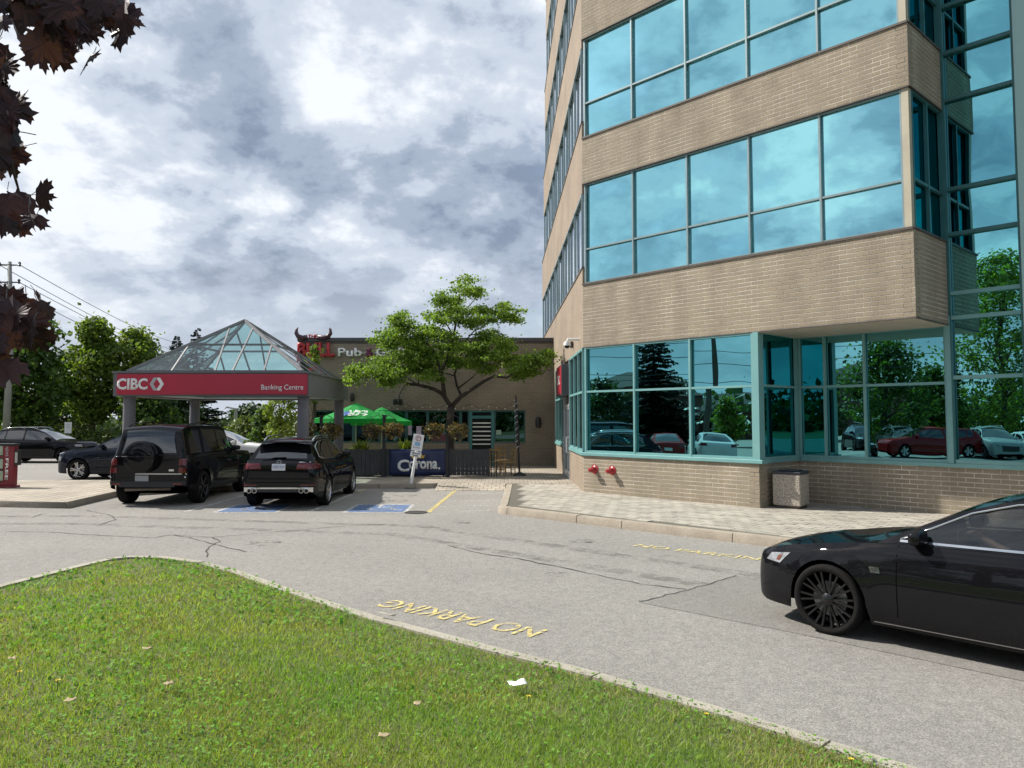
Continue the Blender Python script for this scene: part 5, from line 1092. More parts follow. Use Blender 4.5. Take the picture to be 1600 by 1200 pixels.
boxy['patches'] += [('license_plate', [(-.02, .60), (.30, .60), (.30, .74), (-.02, .74)][::1], 'B', mat('shaded_plate', (.35, .36, .38), rough=.5), .02), ('rear_bumper', [(-.88, .47), (.88, .47), (.90, .60), (-.90, .60)], 'B', m_trim, .05), ('bumper_reflector', [(.62, .52), (.84, .52), (.84, .56), (.62, .56)], 'B', m_tail, .058), ('bumper_reflector', [(-.84, .52), (-.62, .52), (-.62, .56), (-.84, .56)], 'B', m_tail, .058),
    ('tailgate_trim', [(-.92, .765), (.3, .765), (.3, .785), (-.92, .785)][::1], 'B', m_chrome, .012), ('tailgate_seam', [(-.80, .62), (-.79, .62), (-.79, 1.18), (-.80, 1.18)], 'B', m_well, .003), ('tailgate_seam', [(.79, .62), (.80, .62), (.80, 1.18), (.79, 1.18)], 'B', m_well, .003), ('side_vent', [(1.0, .95), (.86, .95), (.86, 1.08), (1.0, 1.08)], 'R', m_trim, .008), ('quarter_panel', [(-1.18, 1.26), (-1.30, 1.26), (-1.30, 1.78), (-1.18, 1.78)], 'R', black, .010), ('badge', [(-.62, .84), (-.50, .84), (-.50, .885), (-.62, .885)], 'B', m_chrome, .01), ('side_badge', [(1.22, 1.02), (.98, 1.02), (.98, 1.06), (1.22, 1.06)], 'R', m_chrome, .006)]
boxy['patches'][-14:-14] = []
dfl = Vector((-8.72, 18.35+2.34, 0))
dfd, patchD, surfD, fD = make_car('black_off_roader', 'boxy black off-road vehicle with a covered spare wheel on its tailgate', boxy, dfl, HEADF)
sp = MB().lathe([(0, .28), (.20, .285), (.33, .275), (.37, .25), (.385, .20), (.385, .06), (.34, .0), (0, 0)], (-2.33, .12, 1.18), (-1, 0, 0), 44).build('spare_wheel_cover', black, dfd, smooth=True, local=True)
MB().tube([(-2.62, -.26, 1.20), (-2.62, .50, 1.20)], .006, 6).build('cover_seam', m_trim, sp, local=True); MB().tube([(-2.2, -.5, .42), (-2.2, .6, .40)], .05, 8).build('exhaust_silencer', mat('dull_steel', (.22, .19, .16), rough=.5, metal=.8), dfd, local=True)
for y in (-.93, .93): MB().lathe([(0, 0), (.02, 0)], (-2.345, y*.96, .70), (-1, 0, 0), 8).build('reversing_sensor', m_plate, dfd, local=True)
# ---- dark crossover with silver rear skid plate
pl = [(-.24, .74), (.24, .74), (.24, .86), (-.24, .86)]
glc_p = []
for s_ in (1, -1):
    c_ = [(s_*.40, .93), (s_*.89, .925), (s_*.885, 1.06), (s_*.44, 1.06)]; c_ = c_ if s_ > 0 else [c_[1], c_[0], c_[3], c_[2]]; glc_p.append(('tail_lamp', c_, 'B', m_tail, .012)); 
    c_ = [(s_*.50, .55), (s_*.84, .55), (s_*.84, .575), (s_*.50, .575)]; c_ = c_ if s_ > 0 else [c_[1], c_[0], c_[3], c_[2]]; glc_p.append(('bumper_reflector', c_, 'B', m_tail, .006))
    sdd = 'L' if s_ > 0 else 'R'; glc_p.append(('tail_lamp_wrap', [(-2.25, .93), (-1.98, .95), (-2.0, 1.05), (-2.22, 1.06)], sdd, m_tail, .010))
    glc_p.append(('arch_trim', [(-.95, .235), (1.0, .235), (1.0, .26), (-.95, .26)], sdd, m_chrome, .008))
glc_p += [('license_plate', [(-.155, .90), (.155, .90), (.155, 1.05), (-.155, 1.05)], 'B', m_plate, .015), ('tailgate_crease', [(-.72, .70), (.72, .70), (.70, .715), (-.70, .715)], 'B', m_well, .004), ('tailgate_seam', [(-.76, .62), (.76, .62), (.76, .632), (-.76, .632)], 'B', m_well, .004), ('rear_apron', [(-.66, .40), (.66, .40), (.70, .475), (-.70, .475)], 'B', m_trim, .008), ('skid_plate', [(-.70, .475), (.70, .475), (.74, .51), (-.74, .51)], 'B', m_chrome, .022), ('skid_plate_end', [(.70, .42), (.80, .40), (.80, .51), (.70, .51)], 'B', m_chrome, .02), ('skid_plate_end', [(-.80, .40), (-.70, .42), (-.70, .51), (-.80, .51)], 'B', m_chrome, .02), ('model_badge', [(-.72, 1.085), (-.46, 1.085), (-.46, 1.105), (-.72, 1.105)], 'B', m_chrome, .006), ('wiper', [(-.12, 1.17), (.22, 1.17), (.16, 1.19), (-.12, 1.20)], 'B', m_well, .02)]
ch = [(.90, 1.15), (.6, 1.33), (.25, 1.47), (-.2, 1.55), (-.8, 1.565), (-1.35, 1.53), (-1.66, 1.44), (-1.76, 1.20), (-1.3, 1.13), (-.4, 1.11), (.90, 1.12)]
glc, patchG, surfG, fG = make_car('black_crossover', 'shiny black crossover with silver rear skid plate parked on the blue bay', suv(patches=glc_p, chrome=ch, rim=m_rims, spokes=5, rimstyle='twist', pano=(-1.5, .0)), Vector((-5.40, 17.72+2.33, 0)), HEADF)
def on_rear(P_, y, z):     # a point on the tail of an upright car
    return P_
text('plate_text', 'CKRV 318', m_platetx, Vector((-2.372, .125, .955)), (0, -1, 0), (0, 0, 1), width=.25, height=.06, parent=glc, extrude=.001, local=True)
MB().lathe([(.045, 0), (.055, 0), (.055, .012), (.045, .012)], (-2.30, 0, 1.085), (-1, 0, .35), 20).build('emblem', m_chrome, glc, smooth=True, local=True); MB().tube([(-2.305, -.05, 1.085), (-2.305, .05, 1.085)], .005, 4).build('emblem_bar', m_chrome, glc, local=True)
for y in (-.66, -.54, .54, .66): MB().lathe([(.055, 0), (.055, .12), (.045, .12), (.045, .02), (0, .02)], (-2.26, y, .435), (-1, 0, 0), 16).build('exhaust_tip', m_chrome, glc, smooth=True, local=True)
MB().box(-2.10, -1.80, -.62, .62, 1.535, 1.56).build('roof_spoiler', black, glc, bevel=.012, local=True)
# ---- the other vehicles in view
tuc_w = G(123, 750.5, 0); hdl = math.pi
front = [('headlight', [(2.31, .66), (2.12, .66), (2.10, .80), (2.28, .80)], 'L', m_head), ('running_light', [(2.27, .88), (2.02, .93), (2.02, .955), (2.26, .91)], 'L', m_head), ('grille', [(-.5, .62), (.5, .62), (.6, .86), (-.6, .86)], 'F', m_trim)]
cl_l = [('arch_cladding', [(-.95, .225), (1.0, .225), (1.0, .32), (-.95, .32)], 'L', m_trim, .008), ('arch_cladding', [(-.95, .225), (1.0, .225), (1.0, .32), (-.95, .32)], 'R', m_trim, .008)]
make_car('navy_crossover', 'blue-black crossover with bright star-shaped wheels waiting beside the paved island', suv(paint=navyb, patches=front+cl_l, glass=m_privacy), Vector((tuc_w.x+1.48, tuc_w.y+.85, 0)), hdl)
sf_w = G(99, 723.5, 0)
make_car('black_wagon', 'long black crossover parked across the lane beyond the newspaper box', suv(paint=black, patches=[('headlight', [(2.28, .76), (2.0, .80), (2.0, .88), (2.24, .88)], 'R', m_head)]+cl_l, rim=m_rimb), Vector((sf_w.x-1.48, sf_w.y+.85, 0)), 0.0)
ww = A(352, 0, 31.0)
make_car('white_hatchback', 'white hatchback standing behind the boxy off-roader under the canopy', suv(paint=white, rails=None, rim=m_rimb), Vector((ww.x+.3, 31.0, 0)), R(2))
# ================================================================ TREES, POLES, THE FAR SIDE OF THE CAR PARK
m_bark = mat('grey_bark', (.10, .085, .065), (.06, .05, .04), 6, rough=.95, bump=.8, bscale=25); m_bark2 = mat('dark_bark', (.055, .045, .036), (.035, .03, .024), 6, rough=.95, bump=.8, bscale=25)
lf_mid = leafmat('leaf_mid_green', (.085, .150, .028), (.042, .085, .018), .4, .55, .4); lf_yel = leafmat('leaf_yellow_green', (.165, .225, .040), (.08, .14, .024), .45, .6, .4); lf_dark = leafmat('leaf_dark_green', (.042, .082, .022), (.022, .048, .015), .25, .5, .4)
lf_loc = leafmat('locust_leaf', (.165, .255, .042), (.085, .155, .030), .5, .8, .4); lf_spr = leafmat('spruce_needles', (.014, .030, .016), (.008, .018, .010), .08, .6, .4); lf_bush = leafmat('bush_leaf', (.10, .135, .035), (.05, .085, .022), .35, .3, .4)
def crown_quads(blobs, n, size, seed, shell=.5, soft=.0):
    g = np.random.default_rng(seed); w = np.array([b[1][0]*b[1][2]+b[1][0]*b[1][1] for b in blobs]); w = w/w.sum(); k = g.choice(len(blobs), n, p=w)
    C = np.array([b[0] for b in blobs])[k]; Rr = np.array([b[1] for b in blobs])[k]; d = g.normal(size=(n, 3)); d /= np.linalg.norm(d, axis=1)[:, None]; r = g.random(n)**shell
    if soft: r = np.where(g.random(n) < soft, np.abs(g.normal(size=n))*.75+.25, r)
    P = C+d*Rr*r[:, None]; nn = d*.6+g.normal(size=(n, 3))*.7+np.array([0, 0, .5]); nn /= np.linalg.norm(nn, axis=1)[:, None]
    a = np.cross(nn, g.normal(size=(n, 3))); a /= np.linalg.norm(a, axis=1)[:, None]; b = np.cross(nn, a); s = (size*(.55+.9*g.random(n)))[:, None]
    return np.stack([P-a*s*.5, P+b*s*.34-nn*s*.08, P+a*s*.5, P-b*s*.34-nn*s*.08], 1)
def tree(name, label, base, H, rad, seed, lm, n=6000, size=.32, trunk=.28, clear=.22, group=None, asp=1.0, cat='tree', bark=None):
    g = random.Random(seed); e = empty(name, base, 0, label=label, cat=cat, group=group); b = Vector(base); bk = bark or m_bark
    q = MB(); top = b+Vector((g.uniform(-.3, .3), 0, H*.8)); q.tube([b+Vector((0, 0, -.1)), b.lerp(top, .15), b.lerp(top, .5)+Vector((g.uniform(-.2, .2), 0, 0)), top], [trunk, trunk*.8, trunk*.55, trunk*.12], 8)
    blobs = []
    for i in range(30):
        f = clear+(1-clear)*(i+.5)/30; z = H*f; env = math.sin(math.pi*min(1, max(.05, ((f-clear)/(1-clear))**.8)))**.6*rad*(1-.25*f); an = i*2.4+g.uniform(-.4, .4); rr = env*g.uniform(.35, .85); c = b+Vector((math.cos(an)*rr, math.sin(an)*rr*asp, z)); s = rad*g.uniform(.24, .42); blobs.append((tuple(c), (s*1.15, s*1.15, s*.8)))
        if i % 2 == 0:
            st = b.lerp(top, min(.95, f*.75)); q.tube([st, st.lerp(c, .5)+Vector((0, 0, .2)), c], [trunk*.3, trunk*.18, trunk*.05], 5)
    q.build('trunk', bk, e, smooth='all'); quads_object('crown', crown_quads(blobs, n, size, seed, .5, .15), lm, e); return e
def spruce(name, label, base, H, rad, seed, group=None, n_w=34):
    e = empty(name, base, 0, label=label, cat='tree', group=group); b = Vector(base); g = np.random.default_rng(seed); MB().tube([b+Vector((0, 0, -.1)), b+Vector((0, 0, H))], [.22, .02], 8).build('trunk', m_bark2, e); Q = []
    n_w = int(n_w*1.7)
    for i in range(n_w):
        f = i/(n_w-1); z0_ = H*(.06+.93*f); L = rad*(1-f)**.85*(.8+.35*g.random())+.15
        for k in range(max(4, int(9*(1-f)))):
            z = z0_+H/n_w*g.normal()*1.3*(1-f*.7); an = k*2*math.pi/max(4, int(9*(1-f)))+g.random()*.9+i*1.3; LL = L*(.75+.4*g.random()); m = max(5, int(LL*9)); t = (np.arange(m)+g.random(m))/m
            d = np.array([math.cos(an), math.sin(an), 0]); P = np.array(b)[None, :]+d[None, :]*(t*LL)[:, None]+np.array([0, 0, 1])[None, :]*(z-.34*LL*t+(.12+.3*g.random())*LL*t*t)[:, None]; side = np.array([-d[1], d[0], 0])
            for sg in (-1, 1):
                w = (.22+.30*(1-t))*LL*.42; tip = P+d[None, :]*.22+side[None, :]*(sg*w)[:, None]+np.array([0, 0, -.14])[None, :]*(.5+g.random(m))[:, None]
                Q.append(np.stack([P, P+d[None, :]*.14, tip, P*.5+tip*.5-np.array([0, 0, .07])], 1))
    quads_object('crown', np.concatenate(Q), lf_spr, e); return e
TD = 'trees beyond the parked cars'
def at_ground(x, Y): p = A(x, 700, Y); return (p.x, Y, -.03)
def topz(y, Y): return A(800, y, Y).z
tree('leafy_tree', 'large dark leafy tree behind the concrete utility pole', at_ground(30, 50), topz(488, 50), 3.9, 11, lf_mid, 9000, .34, group=TD)
tree('leafy_tree', 'tall yellow-green tree behind the small white road sign', at_ground(143, 54), topz(502, 54), 2.6, 12, lf_yel, 7500, .30, group=TD)
tree('leafy_tree', 'yellow-green tree behind the fascia corner with the bank letters', at_ground(208, 56), topz(520, 56), 2.7, 13, lf_yel, 7000, .30, group=TD)
tree('leafy_tree', 'dark green tree seen between the canopy columns', at_ground(262, 58), topz(566, 58), 3.0, 14, lf_dark, 6000, .32, group=TD, clear=.1)
tree('leafy_tree', 'small dark tree between the yellow-green trees and the lane', at_ground(98, 60), topz(560, 60), 2.6, 15, lf_dark, 5000, .32, group=TD, clear=.08)
tree('leafy_tree', 'leafy tree filling the gap under the bank fascia beside the column', at_ground(232, 52), topz(590, 52), 2.3, 17, lf_mid, 4500, .30, group=TD, clear=.08)
spruce('spruce_tree', 'thin spruce tip rising just above the sloping canopy roof edge', at_ground(304, 75), topz(512, 75), 3.0, 21, TD); spruce('spruce_tree', 'spruce with a bent tip lower down the canopy roof edge', at_ground(272, 75), topz(524, 75), 2.8, 22, TD)
tree('leafy_tree', 'round far tree in the gap under the canopy by thin poles', at_ground(389, 95), topz(638, 95), 3.4, 16, lf_dark, 2500, .5, group=TD, clear=.05)
tree('small_tree', 'low yellow-green tree under the canopy behind the patio end', at_ground(440, 36), topz(600, 36), 1.0, 18, lf_yel, 3000, .15, trunk=.1, clear=.12); tree('small_tree', 'dark shrubby tree beside the low yellow-green tree', at_ground(410, 40), topz(640, 40), 1.0, 19, lf_mid, 3000, .18, trunk=.1, clear=.1)
tree('small_tree', 'bright bush growing behind the white hatchback', at_ground(382, 48), topz(655, 48), 1.6, 20, lf_bush, 2500, .2, trunk=.06, clear=.02)
# undergrowth and far wood
blobs = []; g = random.Random(5)
for i in range(150): x = g.uniform(-75, -8); Y = g.uniform(46, 62); h = g.uniform(.5, 1.5); blobs.append(((x, Y, h*.7), (g.uniform(.8, 1.8), g.uniform(.6, 1.2), h)))
quads_object('undergrowth', crown_quads(blobs, 26000, .28, 77), lf_bush, None, 'stuff'); tag(bpy.data.objects['undergrowth'], 'tangled green undergrowth along the far side of the lane', 'undergrowth')
blobs = []
for i in range(170): ad = 95+i*1.5+g.uniform(-2, 2); an = R(ad); d = g.uniform(115, 160) if ad < 150 else g.uniform(70, 105); blobs.append(((math.cos(an)*d, math.sin(an)*d, g.uniform(1, 4) if ad > 128 else .5), (g.uniform(5, 9), g.uniform(5, 9), g.uniform(3, 5.5) if ad > 128 else g.uniform(1.2, 2.2))))
for i in range(60): x = g.uniform(-140, 10); blobs.append(((x, g.uniform(120, 160), .5), (g.uniform(5, 9), 5, g.uniform(1.2, 2.4))))
quads_object('treeline', crown_quads(blobs, 42000, 1.3, 78), lf_dark, None, 'stuff'); tag(bpy.data.objects['treeline'], 'dark distant treeline around the horizon', 'woods')
# concrete utility pole, its wires, more thin poles
m_cpole = mat('concrete_pole', (.30, .30, .29), (.24, .24, .23), 1.5, rough=.85); m_wire = mat('wire', (.03, .03, .035), rough=.6); m_ins = mat('insulator', (.05, .045, .06), rough=.3)
PY = 46.0; pb0 = Vector((A(8, 700, PY).x, PY, 0)); pt = A(15, 409, PY); up_ = empty('utility_pole', pb0, 0, label='tall concrete utility pole with insulator arms behind the purple maple', cat='utility pole')
MB().tube([pb0, Vector((pb0.x+.1, PY, pt.z*.6)), pt], [.22, .16, .11], 10).build('shaft', m_cpole, up_, smooth='all'); ends_ = []
for k, y in enumerate((414, 441)):
    z = A(15, y, PY).z
    for s in (-1, 1):
        t = Vector((pt.x+s*.62, PY, z)); MB().tube([(pt.x, PY, z-.02), t], .04, 6).build('arm', m_ins, up_); MB().lathe([(0, -.14), (.05, -.14), (.09, -.05), (.05, 0), (.09, .05), (.05, .14), (0, .14)], t+Vector((0, 0, .05)), (0, 0, 1), 8).build('insulator', m_ins, up_, smooth=True); ends_.append((t, k, s))
for (t, k, s), (x2, y2) in zip(ends_, ((320, 556), (330, 546), (320, 572), (330, 563))):
    f = A(x2, y2, 120); pts = [t.lerp(f, i/12)+Vector((0, 0, -1.2*math.sin(math.pi*i/12))) for i in range(13)]
    MB().tube(pts, .022, 4).build('overhead_wire', m_wire, label={(0, -1): 'upper wire on the outer insulator of the concrete pole', (0, 1): 'upper wire on the canopy-side insulator of the concrete pole', (1, -1): 'lower wire on the outer insulator of the concrete pole', (1, 1): 'lower wire on the canopy-side insulator of the concrete pole'}[(k, s)], cat='wire', group='wires on the concrete pole')
    MB().tube([t, t+Vector((-14, -6, -.5)), t+Vector((-30, -12, 0))], .022, 4).build('wire_tail', m_wire, up_)
def thin_pole(x, y0, Y, r, lab): b_ = Vector((A(x, 0, Y).x, Y, 0)); z = A(x, y0, Y).z; e = empty('street_pole', b_, 0, label=lab, cat='pole'); MB().tube([b_, b_+Vector((0, 0, z))], [r, r*.7], 8).build('shaft', m_cpole, e); MB().tube([b_+Vector((0, 0, z-.05)), b_+Vector((-.9, 0, z+.12))], r*.4, 6).build('arm', m_cpole, e)
thin_pole(355, 644, 85, .12, 'thin pale street pole seen under the canopy'); thin_pole(382, 638, 70, .2, 'thicker pale street pole seen under the canopy'); thin_pole(361, 642, 100, .1, 'thinnest far street pole under the canopy')
rs = empty('road_sign', (A(107, 0, 48).x, 48, 0), 0, label='small white rectangular road sign on a thin post by the lane', cat='sign'); p = A(107, 668, 48); MB().tube([(p.x, 48.03, 0), (p.x, 48.03, p.z+.3)], .035, 6).build('post', m_cpole, rs); MB().box(p.x-.22, p.x+.22, 47.95, 47.97, p.z-.36, p.z+.34).build('plate', m_white, rs)
for dz, s in ((.14, 'ONE'), (-.02, 'WAY')): text('lettering', s, m_silver, (p.x-.13, 47.948, p.z+dz), (1, 0, 0), (0, 0, 1), width=.26, height=.09, parent=rs, extrude=.002)
# ---- honey locust in front of the pub
LY = 27.3; loc_b = Vector((A(704, 700, LY).x, LY, SWZ))
loc_t = empty('honey_locust', loc_b, 0, label='spreading honey locust tree growing out of the pub patio', cat='tree')
def LP(zx, zy, dy=0): return A(540+zx/5, 430+zy/5, LY+dy)
q = MB(); f0 = LP(825, 1030)
q.tube([loc_b, LP(815, 1150), f0], [.16, .13, .13], 10)
limbs = [([(825, 1030, 0), (760, 930, .1), (690, 890, .3), (560, 855, .5), (480, 850, .6), (430, 820, .7), (330, 780, .8), (180, 760, .8)], .09), ([(770, 945, 0), (760, 830, -.2), (740, 740, -.3), (700, 600, -.4), (600, 500, -.5), (450, 420, -.6)], .085), ([(745, 770, -.3), (800, 620, 0), (840, 500, .1), (865, 350, .2), (880, 230, .2), (905, 70, .2)], .07),
         ([(825, 1030, 0), (900, 950, -.1), (960, 910, -.2), (1080, 830, -.4), (1160, 790, -.6), (1260, 800, -.7), (1330, 760, -.7), (1480, 680, -.8)], .09), ([(905, 945, 0), (870, 870, .3), (850, 770, .4), (880, 700, .4), (930, 520, .5), (1000, 440, .5), (1120, 370, .6), (1330, 300, .6)], .05), ([(885, 880, .2), (990, 800, -.1), (1040, 740, -.3)], .035), ([(860, 790, .3), (760, 760, .6), (650, 700, .9)], .03), ([(845, 480, .1), (760, 330, -.3), (700, 230, -.4)], .03), ([(960, 470, .5), (1090, 450, .8), (1200, 480, .9)], .025), ([(690, 600, -.4), (560, 600, -.9), (400, 660, -1.1)], .035), ([(865, 350, .2), (1000, 200, 0), (1060, 110, 0)], .025), ([(560, 855, .5), (480, 800, .3), (440, 740, .1)], .03), ([(570, 850, .5), (565, 790, .4), (540, 720, .2)], .025)]
for L, r in limbs: n = len(L); q.tube([LP(*p) for p in L], [r*(1-.8*i/(n-1)) for i in range(n)], 7)
q.build('trunk', m_bark2, loc_t, smooth='all')
cl = [(900, 80, 60, 40), (1050, 110, 55, 25), (960, 140, 60, 40), (880, 190, 70, 45), (780, 190, 80, 40), (720, 230, 60, 50), (840, 270, 120, 50), (960, 280, 90, 50), (1040, 270, 60, 45), (1130, 280, 90, 45), (1230, 270, 70, 35), (1350, 280, 75, 30), (1280, 340, 110, 40), (1150, 350, 90, 40), (1000, 360, 120, 50), (860, 350, 110, 50), (740, 330, 80, 50), (640, 320, 60, 60), (430, 340, 80, 45), (500, 400, 110, 60), (400, 430, 80, 40), (300, 460, 50, 40), (380, 520, 90, 50), (480, 500, 110, 60), (600, 440, 90, 60), (700, 450, 100, 60), (790, 470, 70, 40), (1130, 450, 80, 40), (1200, 480, 60, 30), (540, 560, 100, 45), (930, 560, 130, 45), (1030, 580, 80, 30), (430, 640, 120, 60), (320, 690, 130, 60), (240, 740, 120, 60), (120, 740, 60, 50), (70, 780, 50, 30), (300, 820, 80, 60), (400, 790, 120, 60), (480, 720, 120, 60), (560, 650, 110, 60), (640, 610, 90, 60), (600, 700, 80, 50), (670, 770, 90, 60), (760, 560, 80, 60), (820, 680, 70, 50), (750, 630, 60, 60), (1020, 700, 110, 45), (1100, 740, 90, 50), (1160, 640, 80, 50), (1260, 660, 120, 60), (1380, 680, 120, 60), (1480, 650, 100, 50), (1560, 630, 60, 30), (1450, 740, 90, 50), (1340, 750, 100, 40), (1240, 600, 60, 35), (1050, 660, 80, 40)]
g = random.Random(9); blobs = []; k = LY/FPX/5
for cx, cy, rx, ry in cl:
    c = LP(cx, cy, g.uniform(-1.1, .9)); blobs.append((tuple(c), (rx*k, rx*k*.9, ry*k*.95)))
    for _ in range(2): d = Vector((g.uniform(-1, 1)*rx*k, g.uniform(-.6, .6), g.uniform(-.6, .6)*ry*k)); blobs.append((tuple(c+d), (rx*k*.6, rx*k*.6, ry*k*.4)))
for cx, cy, rx, ry in cl[18:]+cl[:18:2]:
    for _ in range(4): c = LP(cx+g.uniform(-70, 70), cy+g.uniform(-45, 45), g.uniform(-1.3, 1.2)); s_ = g.uniform(.25, .5); blobs.append((tuple(c), (s_, s_, s_*.45)))
quads_object('crown', crown_quads(blobs, 52000, .09, 41, .7, .28), lf_loc, loc_t)
tree('small_tree', 'small bright tree standing between the canopy and the pub sign letters', at_ground(488, 30.2), topz(540, 30.2), .5, 26, lf_yel, 900, .13, trunk=.05, clear=.55)
# ---- what the mirror glass shows: the far side of the car park
def RF(x, y, Yv, off=0.0):
    v = A(x, y, Yv); o = Vector((F0.x, F0.y, 0))+NF*off; d = (v-o).dot(NF); return v-NF*(2*d)
def RFG(x, Yv, off=0.0): p = RF(x, 700, Yv, off); return (p.x, p.y, 0)
OFFC = 'trees across the car park mirrored in the office glass'
spruce('spruce_tree', 'broad dark spruce mirrored in the middle ground-floor office windows', RFG(1030, 58), topz(512, 58), 3.6, 31, OFFC, 40)
tree('leafy_tree', 'dark leafy tree mirrored in the corner office window', RFG(940, 62), topz(610, 62)+.3, 2.8, 32, lf_dark, 4000, .3, group=OFFC, clear=.1)
tree('leafy_tree', 'rounded dark tree mirrored in the recessed window beside the litter bin', RFG(1385, 54, -REC), topz(528, 54), 4.0, 33, lf_mid, 7000, .28, group=OFFC, clear=.12)
tree('leafy_tree', 'smaller tree mirrored between the two large mirrored trees', RFG(1462, 58, -REC), topz(570, 58), 2.6, 34, lf_mid, 4500, .28, group=OFFC, clear=.12)
tree('leafy_tree', 'tall tree mirrored in the curtain wall by the pale pier', RFG(1560, 54, -REC), topz(410, 54), 4.0, 35, lf_yel, 8000, .26, group=OFFC, clear=.12)
tree('leafy_tree', 'shadowy tree mirrored in the narrow return window', RFG(1225, 60), topz(590, 60), 3.2, 36, lf_dark, 4000, .32, group=OFFC, clear=.08)
tree('leafy_tree', 'slim tree mirrored in front of the brick houses', RFG(1142, 64), topz(622, 64), 1.6, 37, lf_yel, 2500, .24, group=OFFC, clear=.15)
wp = Vector(RFG(1112, 47)); wt_ = RF(1100, 500, 47); wpole = empty('wooden_pole', wp, 0, label='leaning wooden utility pole mirrored in the office glass beside the spruce', cat='utility pole')
MB().tube([wp, wt_, wt_+(wt_-wp)*.5], [.2, .17, .12], 8).build('shaft', m_bark, wpole)
for k, y in enumerate((535, 556, 583, 592)):
    a_, b_ = RF(890, y+6, 47.3), RF(1900, y-22, 47.3); MB().tube([a_.lerp(b_, i/10)+Vector((0, 0, -.5*math.sin(math.pi*i/10))) for i in range(11)], .025, 4).build('overhead_wire', m_wire, label=['topmost wire crossing the car park by the leaning pole', 'second wire down crossing the car park by the leaning pole', 'third wire down crossing the car park by the leaning pole', 'lowest wire crossing the car park by the leaning pole'][k], cat='wire', group='wires by the leaning wooden pole')
m_hbrick = mat('house_brick', (.14, .075, .055), (.11, .06, .045), 2, rough=.9); m_roofs = mat('brown_shingles', (.035, .028, .025), (.025, .021, .019), 3, rough=.95)
def house(c, rz, wd, dp, h, rh, lab):
    e = empty('brick_house', c, rz, label=lab, cat='house', group='houses across the car park'); MB().box(-wd/2, wd/2, -dp/2, dp/2, 0, h).build('wall', m_hbrick, e, local=True)
    o_ = .4; z = h; MB().add([(-wd/2-o_, -dp/2-o_, z), (wd/2+o_, -dp/2-o_, z), (wd/2+o_, dp/2+o_, z), (-wd/2-o_, dp/2+o_, z), (-wd/2+dp*.45, 0, z+rh), (wd/2-dp*.45, 0, z+rh)], [(0, 1, 5, 4), (1, 2, 5), (2, 3, 4, 5), (3, 0, 4), (3, 2, 1, 0)]).build('roof', m_roofs, e, local=True)
    for s in (-1, 1):
        for x in (-wd*.3, 0, wd*.3):
            for zz in (1.0, 3.6):
                if zz+1.3 < h:
                    w_ = MB().box(x-.6, x+.6, s*(dp/2)-.03, s*(dp/2)+.04, zz, zz+1.3).build('window', m_white, e, local=True); MB().box(x-.5, x+.5, s*(dp/2)-.05, s*(dp/2)+.05, zz+.1, zz+1.2).build('pane', m_privacy, w_, local=True)
    MB().box(-wd*.18-.5, -wd*.18+.5, -dp/2-.06, -dp/2+.02, 0, 2.1).build('door', m_white, e, local=True)
fac = math.atan2(NF.y, NF.x)+math.pi/2
for x, Yv, wd, lab in ((1150, 96, 13, 'brown brick house with a hipped roof behind the slim tree'), (1000, 92, 12, 'brown brick house hidden mostly by the broad spruce'), (1330, 80, 12, 'brown brick house beside the rounded dark tree')):
    p = RFG(x, Yv); house((p[0], p[1], 0), fac, wd, 9, 3.4 if x == 1150 else 5.2, 2.2, lab)
hvm = lambda v: math.atan2(*(lambda w: (w.y, w.x))(Vector(v)-NF*(2*Vector(v).dot(NF))))
CG = 'cars parked across the car park'
awayh, leftv, tow = hvm((.1, 1, 0)), hvm((-1, .1, 0)), hvm((-.2, -1, 0))
rear_l = [('tail_lamp', [(.5, .86), (.86, .86), (.86, 1.0), (.5, 1.0)], 'B', m_tail, .012), ('tail_lamp', [(-.86, .86), (-.5, .86), (-.5, 1.0), (-.86, 1.0)], 'B', m_tail, .012), ('license_plate', [(-.2, .7), (.2, .7), (.2, .82), (-.2, .82)], 'B', m_plate, .012)]
frt_l = [('headlight', [(-.85, .72), (-.5, .70), (-.5, .80), (-.85, .82)], 'F', m_head, .01), ('headlight', [(.5, .70), (.85, .72), (.85, .82), (.5, .80)], 'F', m_head, .01), ('grille', [(-.45, .5), (.45, .5), (.45, .78), (-.45, .78)], 'F', m_trim, .01)]
for nm, lab, P_, x, Yv, off, hh in (('parked_car', 'white crossover mirrored under the leafy tree in the corner window', suv(paint=white, patches=rear_l), 968, 40, 0, awayh), ('parked_car', 'white crossover partly cut by the corner mullion reflection', suv(paint=white, patches=rear_l), 918, 44, 0, awayh), ('parked_car', 'red sedan mirrored below the broad spruce', sedan(paint=redp, patches=rear_l), 1038, 38, 0, awayh), ('parked_car', 'silver-white sedan mirrored beside the leaning wooden pole', sedan(paint=white, patches=rear_l), 1112, 38, 0, awayh),
        ('parked_car', 'black sedan mirrored beside the litter bin window', sedan(paint=black, patches=frt_l), 1335, 44, -REC, tow), ('parked_car', 'red hatchback mirrored side-on below the trees', suv(paint=redp, rails=None, patches=rear_l), 1450, 43, -REC, leftv), ('parked_car', 'silver crossover mirrored head-on beside the red hatchback', suv(paint=silver, patches=frt_l), 1540, 43, -REC, tow), ('parked_car', 'white sedan mirrored at the pale pier', sedan(paint=white, patches=frt_l), 1602, 43, -REC, tow), ('parked_car', 'grey crossover mirrored behind the red hatchback', suv(paint=greyp), 1412, 49, -REC, tow)):
    p = RFG(x, Yv, off); make_car(nm, lab, P_, Vector((p[0], p[1], 0)), hh, CG, detail=False)
